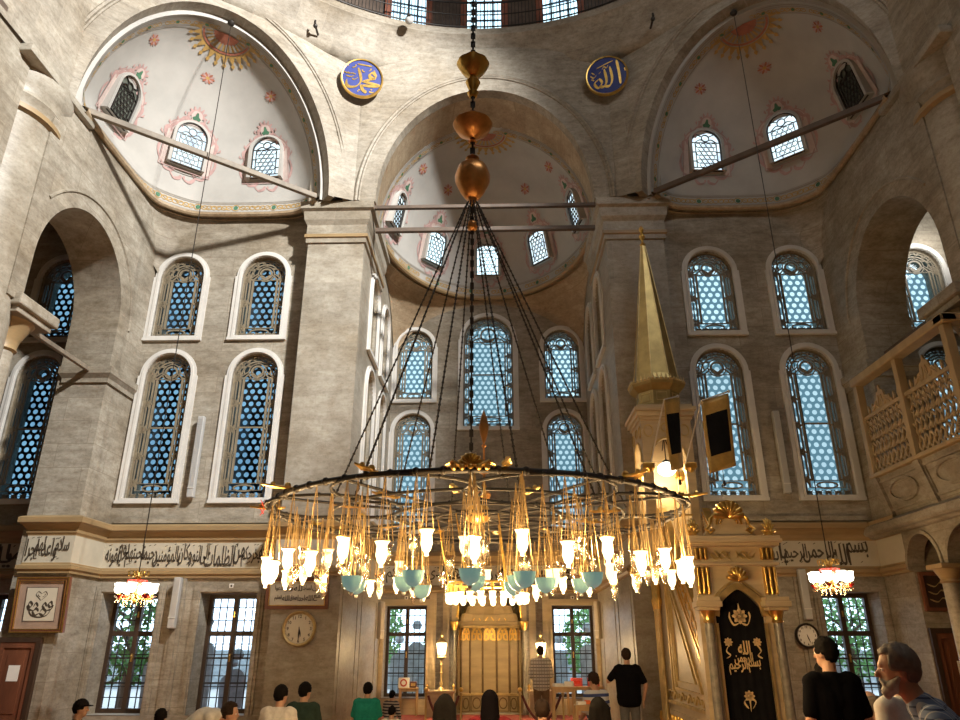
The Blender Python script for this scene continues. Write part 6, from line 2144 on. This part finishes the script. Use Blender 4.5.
person((2.90, 5.25, 0), R(20), 'person in a white t-shirt standing behind the elderly man', scale=.935, shirt=WHT, pants=NAVY, hair='black', sleeve=.7)
person((3.46, 7.8, 0), R(0), 'person in dark clothes standing behind the shoulder of the young man in black', scale=.88, shirt=BLK, pants=NAVY, hair='black', sleeve=1.8)
# kneeling and sitting on the carpet
person((4.39, 8.8, 0), R(30), 'balding person in a pale grey shirt seated left of the elderly man', KNEEL, 1.16, LGRY, GRY, 'grey', 'bald', .8)
person((-2.14, 14.3, 0), R(-4), 'man in a green polo shirt kneeling left of the niche', KNEEL, 1.0, GRN, NAVY, 'black', 'short', .75, build=1.08)
person((-2.02, 16.6, 0), R(-25), 'child in dark and light stripes kneeling beside the man in green', KNEEL, .76, KSTR, NAVY, 'black', 'short', 1.7, build=.92)
person((-1.51, 13.0, 0), R(-10), 'child in a white shirt kneeling in front of the striped child', KNEEL, .72, WHT, NAVY, 'black', 'short', .8, head_pitch=R(-15), build=.9)
person((-.34, 8.75, 0), R(0), 'long-haired woman in black with an orange scarf, seated before the left lantern', KNEEL, 1.12, cloth('black_blouse', (.006, .006, .007)), BLK, 'black', 'long', 1.8)
person((.15, 9.5, 0), R(0), 'woman in a black headscarf seated in front of the prayer niche', KNEEL, 1.12, cloth('maroon_blouse', (.16, .02, .025)), BLK, cloth('black_scarf', (.005, .004, .005)), 'scarf', 1.8)
person((.78, 9.6, 0), R(0), 'dark-haired person seated directly below the man in plaid', KNEEL, 1.02, cloth('brown_shirt', (.10, .06, .04)), NAVY, 'brown', 'short', 1.8)
person((1.40, 9.0, 0), R(10), 'black-haired person in orange seated at the light bookstand', KNEEL, 1.08, cloth('orange_shirt', (.50, .12, .03)), NAVY, 'black', 'long', .8)
person((2.08, 14.7, 0), R(35), 'man in a blue and white striped shirt seated at the light bookstand', KNEEL, 1.15, STR, LGRY, 'brown', 'short', .8, head_pitch=R(-12))
person((-2.90, 11.3, 0), R(-8), 'person in a white shirt with black hair, seated below the wall clock', KNEEL, 1.09, WHT, NAVY, 'black', 'short', .8, head_yaw=R(-20))
person((-2.81, 12.35, 0), R(-5), 'person in a dark green shirt seated just right of the one in white', KNEEL, 1.08, cloth('dark_green_shirt', (.03, .05, .04)), NAVY, 'black', 'short', .8, head_yaw=R(-25))
person((-4.30, 11.3, 0), R(-80), 'person in a white shirt bending forward below the bright casement', BOW, 1.20, WHT, GRY, 'brown', 'short', 1.8)
person((-4.22, 10.4, 0), R(-10), 'black-haired person seated low at the bottom edge under the left chandelier', KNEEL, .86, BLK, NAVY, 'black', 'short', .8)
person((-5.51, 10.7, 0), R(-70), 'person in a dark cap seated in profile at the bottom left', KNEEL, .95, BLK, NAVY, 'black', 'short', .8, cap=cloth('dark_cap', (.015, .013, .015)))
# orange scarf
mb = MB()
tag(mb.tube([(.02, -.05, .0), (.06, -.10, -.12), (.10, -.16, -.28), (.11, -.17, -.42)], [.05, .06, .055, .03], 10).build('scarf', mat('orange_scarf', (.62, .20, .05), .7, var=.4, nscale=30), smooth=60, loc=(-.21, 8.70, .90)), 'orange patterned scarf over the shoulder of the long-haired woman', 'scarf')

# ==================================================================== OUTSIDE THE WINDOWS
tag(MB().box(-22, 22, 16.9, 40, -.25, -.02).build('trim_99', 'pave'), 'pale courtyard paving outside', kind='structure')
def tree(loc, h, r, seed, label, n=900):
    rd = random.Random(seed)
    t = thing('tree', label, 'tree', loc, group='trees outside the windows')
    mb = MB().tube([(0, 0, 0), (.05, 0, h*.3), (-.04, .05, h*.6), (0, 0, h*.85)], [.16, .13, .09, .03], 8)
    for k in range(6):
        a = rd.uniform(0, 6.28); z = h*rd.uniform(.35, .7)
        mb.tube([(0, 0, z), (r*.4*cos(a), r*.4*sin(a), z+.4), (r*.7*cos(a), r*.7*sin(a), z+.7)], [.05, .035, .012], 6)
    mb.build('trunk', 'bark', t, 60)
    mb = MB()
    for k in range(n):
        a, b = rd.uniform(0, 6.283), rd.uniform(-1, 1)
        q = rd.uniform(.35, 1)**.5
        p = Vector((r*q*cos(a)*sqrt(1-b*b), r*q*sin(a)*sqrt(1-b*b), h*.62+h*.42*q*b))
        u = Vector((rd.uniform(-1, 1), rd.uniform(-1, 1), rd.uniform(-1, 1))).normalized()
        v = u.orthogonal().normalized()
        s = rd.uniform(.07, .15)
        mb.add([p-u*s, p+v*s*.5, p+u*s, p-v*s*.5], [(0, 1, 2, 3)])
    tag(mb.build('foliage', 'leaf', t), kind='stuff')
for i, (x, y, h, r, l) in enumerate(((-9.6, 20.5, 3.6, 1.5, 'green tree outside the left dark-framed casement'), (-5.9, 22.5, 2.6, 1.0, 'small green tree outside the bright casement'), (-4.3, 26.5, 3.6, 1.3, 'green tree outside, left of the left apse casement'),
                                     (-1.6, 30, 3.0, 1.1, 'green tree outside the left apse casement'), (3.6, 27, 3.0, 1.2, 'green tree outside the right apse casement'), (10.6, 23, 3.4, 1.2, 'green tree outside the right dark-framed casement'))):
    tree((x, y, -.02), h, r, i+1, l, 1300)
for i, (x, y, h, l) in enumerate(((-7.4, 20, 2.0, 'grey tombstone outside the left casement'), (-8.0, 18.6, 1.5, 'low grey tombstone outside the left casement'), (-6.3, 19.4, 1.2, 'grey tombstone outside the bright casement'), (-6.8, 20.5, 1.0, 'small grey tombstone outside the bright casement'),
                                  (-2.3, 24, 2.0, 'grey tombstone outside the left apse casement'), (-2.9, 24.5, 1.6, 'low grey tombstone outside the left apse casement'), (2.1, 24, 1.6, 'grey tombstone outside the right apse casement'), (2.9, 23, 1.9, 'tall grey tombstone outside the right apse casement'), (8.4, 19.5, 1.5, 'grey tombstone outside the right casement'))):
    t = tag(MB().prism([(-.22, 0), (.22, 0), (.26, h*.8)]+arc(0, h*.8, .26, .22, 0, pi, 10)[1:-1]+[(-.26, h*.8)], XZ(0), -.06, .06).lathe([(.0, h+.18), (.12, h+.2), (.16, h+.3), (.1, h+.42), (0, h+.46)], 12).build('tombstone', 'court', loc=(x, y, -.03)), l, 'tombstone')
tag(MB().box(-20, 20, 33, 33.3, -.05, 1.5).build('wall_court', 'court'), 'grey courtyard wall beyond the windows', kind='structure')

# ==================================================================== LIGHT
w = bpy.data.worlds.new('sky')
SC.world = w
w.use_nodes = True
bg = w.node_tree.nodes['Background']
bg.inputs[0].default_value = (.72, .86, 1.0, 1)
bg.inputs[1].default_value = 3.0
def light(kind, name, loc, power, col, size=.1, target=None, shape_y=None, spot=None):
    l = bpy.data.lights.new(name, kind)
    l.energy = power; l.color = col
    if kind == 'AREA':
        l.size = size
        if shape_y: l.shape = 'RECTANGLE'; l.size_y = shape_y
    elif kind in ('POINT', 'SPOT'): l.shadow_soft_size = size
    if kind == 'SPOT': l.spot_size = spot or R(60); l.spot_blend = .6
    o = bpy.data.objects.new(name, l)
    C.objects.link(o)
    o.location = loc
    if target: o.rotation_euler = (Vector(target)-Vector(loc)).to_track_quat('-Z', 'Y').to_euler()
    return o
DAY, WARM = (1.0, .985, .95), (1.0, .66, .30)
# daylight through the dome's windows, strongest from the sunny right side
light('SPOT', 'drum_daylight', (6.8, 2.6, 18.6), 29000, DAY, .45, (-7.6, 15, 11.7), spot=R(54))
light('AREA', 'drum_daylight', (6.6, 3.0, 18.9), 220, DAY, 3.0, (-6.5, 15, 10.5), 2.0)
light('AREA', 'drum_daylight', (3.0, 1.0, 19.5), 95, DAY, 3.5, (-2.5, 16, 11), 2.0)
light('AREA', 'drum_daylight', (-6.0, 4.0, 18.9), 8, DAY, 3.0, (6.5, 15, 10), 2.0)
# added soft fill light behind the viewer; the back wall has no windows
light('AREA', 'back_fill', (2, -8.6, 6), 12, (1, .93, .82), 6, (-2, 16, 6), 4)
# the chandeliers' lamps
for i in range(12):
    a = 2*pi*i/12
    light('POINT', 'chandelier_lamp', (CH[0]+2.0*cos(a), CH[1]+2.0*sin(a), CH[2]-.52), 60, WARM, .07)
light('POINT', 'chandelier_lamp', (CH[0], CH[1], CH[2]-.95), 190, WARM, .2)
for p in ((-6.25, 13.4, 2.55), (6.14, 13.4, 2.70)): light('POINT', 'glass_chandelier_lamp', p, 110, WARM, .25)
for x in (-1.25, 1.36): light('POINT', 'lantern_light', (x, 20.15, 1.6), 95, WARM, .12)
light('POINT', 'globe_light', (PX_+KC[0]+.03, PY_+KC[1]-.1, 4.75), 50, WARM, .12)
light('POINT', 'aisle_light', (11.0, 15.35, 10.9), 55, DAY, .3)
SC.view_settings.view_transform = 'Standard'
SC.view_settings.look = 'None'
SC.view_settings.exposure = 0.22
SC.view_settings.gamma = 1.0
SC.view_settings.use_curve_mapping = False
SC.cycles.sample_clamp_indirect = 3.0
SC.cycles.max_bounces = 8
SC.cycles.transparent_max_bounces = 16
SC.cycles.use_denoising = True

# ------------------------------------------------------------------ groups
GR = {'person': 'people on the prayer carpet', 'beam': 'tie beams under the vaults', 'column': 'stone columns of the side bays', 'table': 'small tables and stands by the apse', 'box': 'boxes on the tables by the apse',
      'picture': 'framed panels on the walls', 'clock': 'wall clocks', 'papers': 'papers on the wooden stand', 'hook': 'hooks on the dome cornice', 'boss': 'bosses at the arch crowns', 'plate': 'small plates over the niches',
      'rope': 'barrier ropes', 'tombstone': 'tombstones outside the windows', 'door': 'brown cupboard doors'}
for o in SC.objects:
    if o.parent is None and o.get('category') and not o.get('group'):
        if o['category'] in GR: o['group'] = GR[o['category']]
        elif o['category'] == 'window':
            l = o['label']
            o['group'] = 'small windows of the semi-domes' if 'semi-dome' in l else 'drum windows of the dome' if 'drum' in l else 'lower casement windows' if 'casement' in l else 'traceried arched windows'
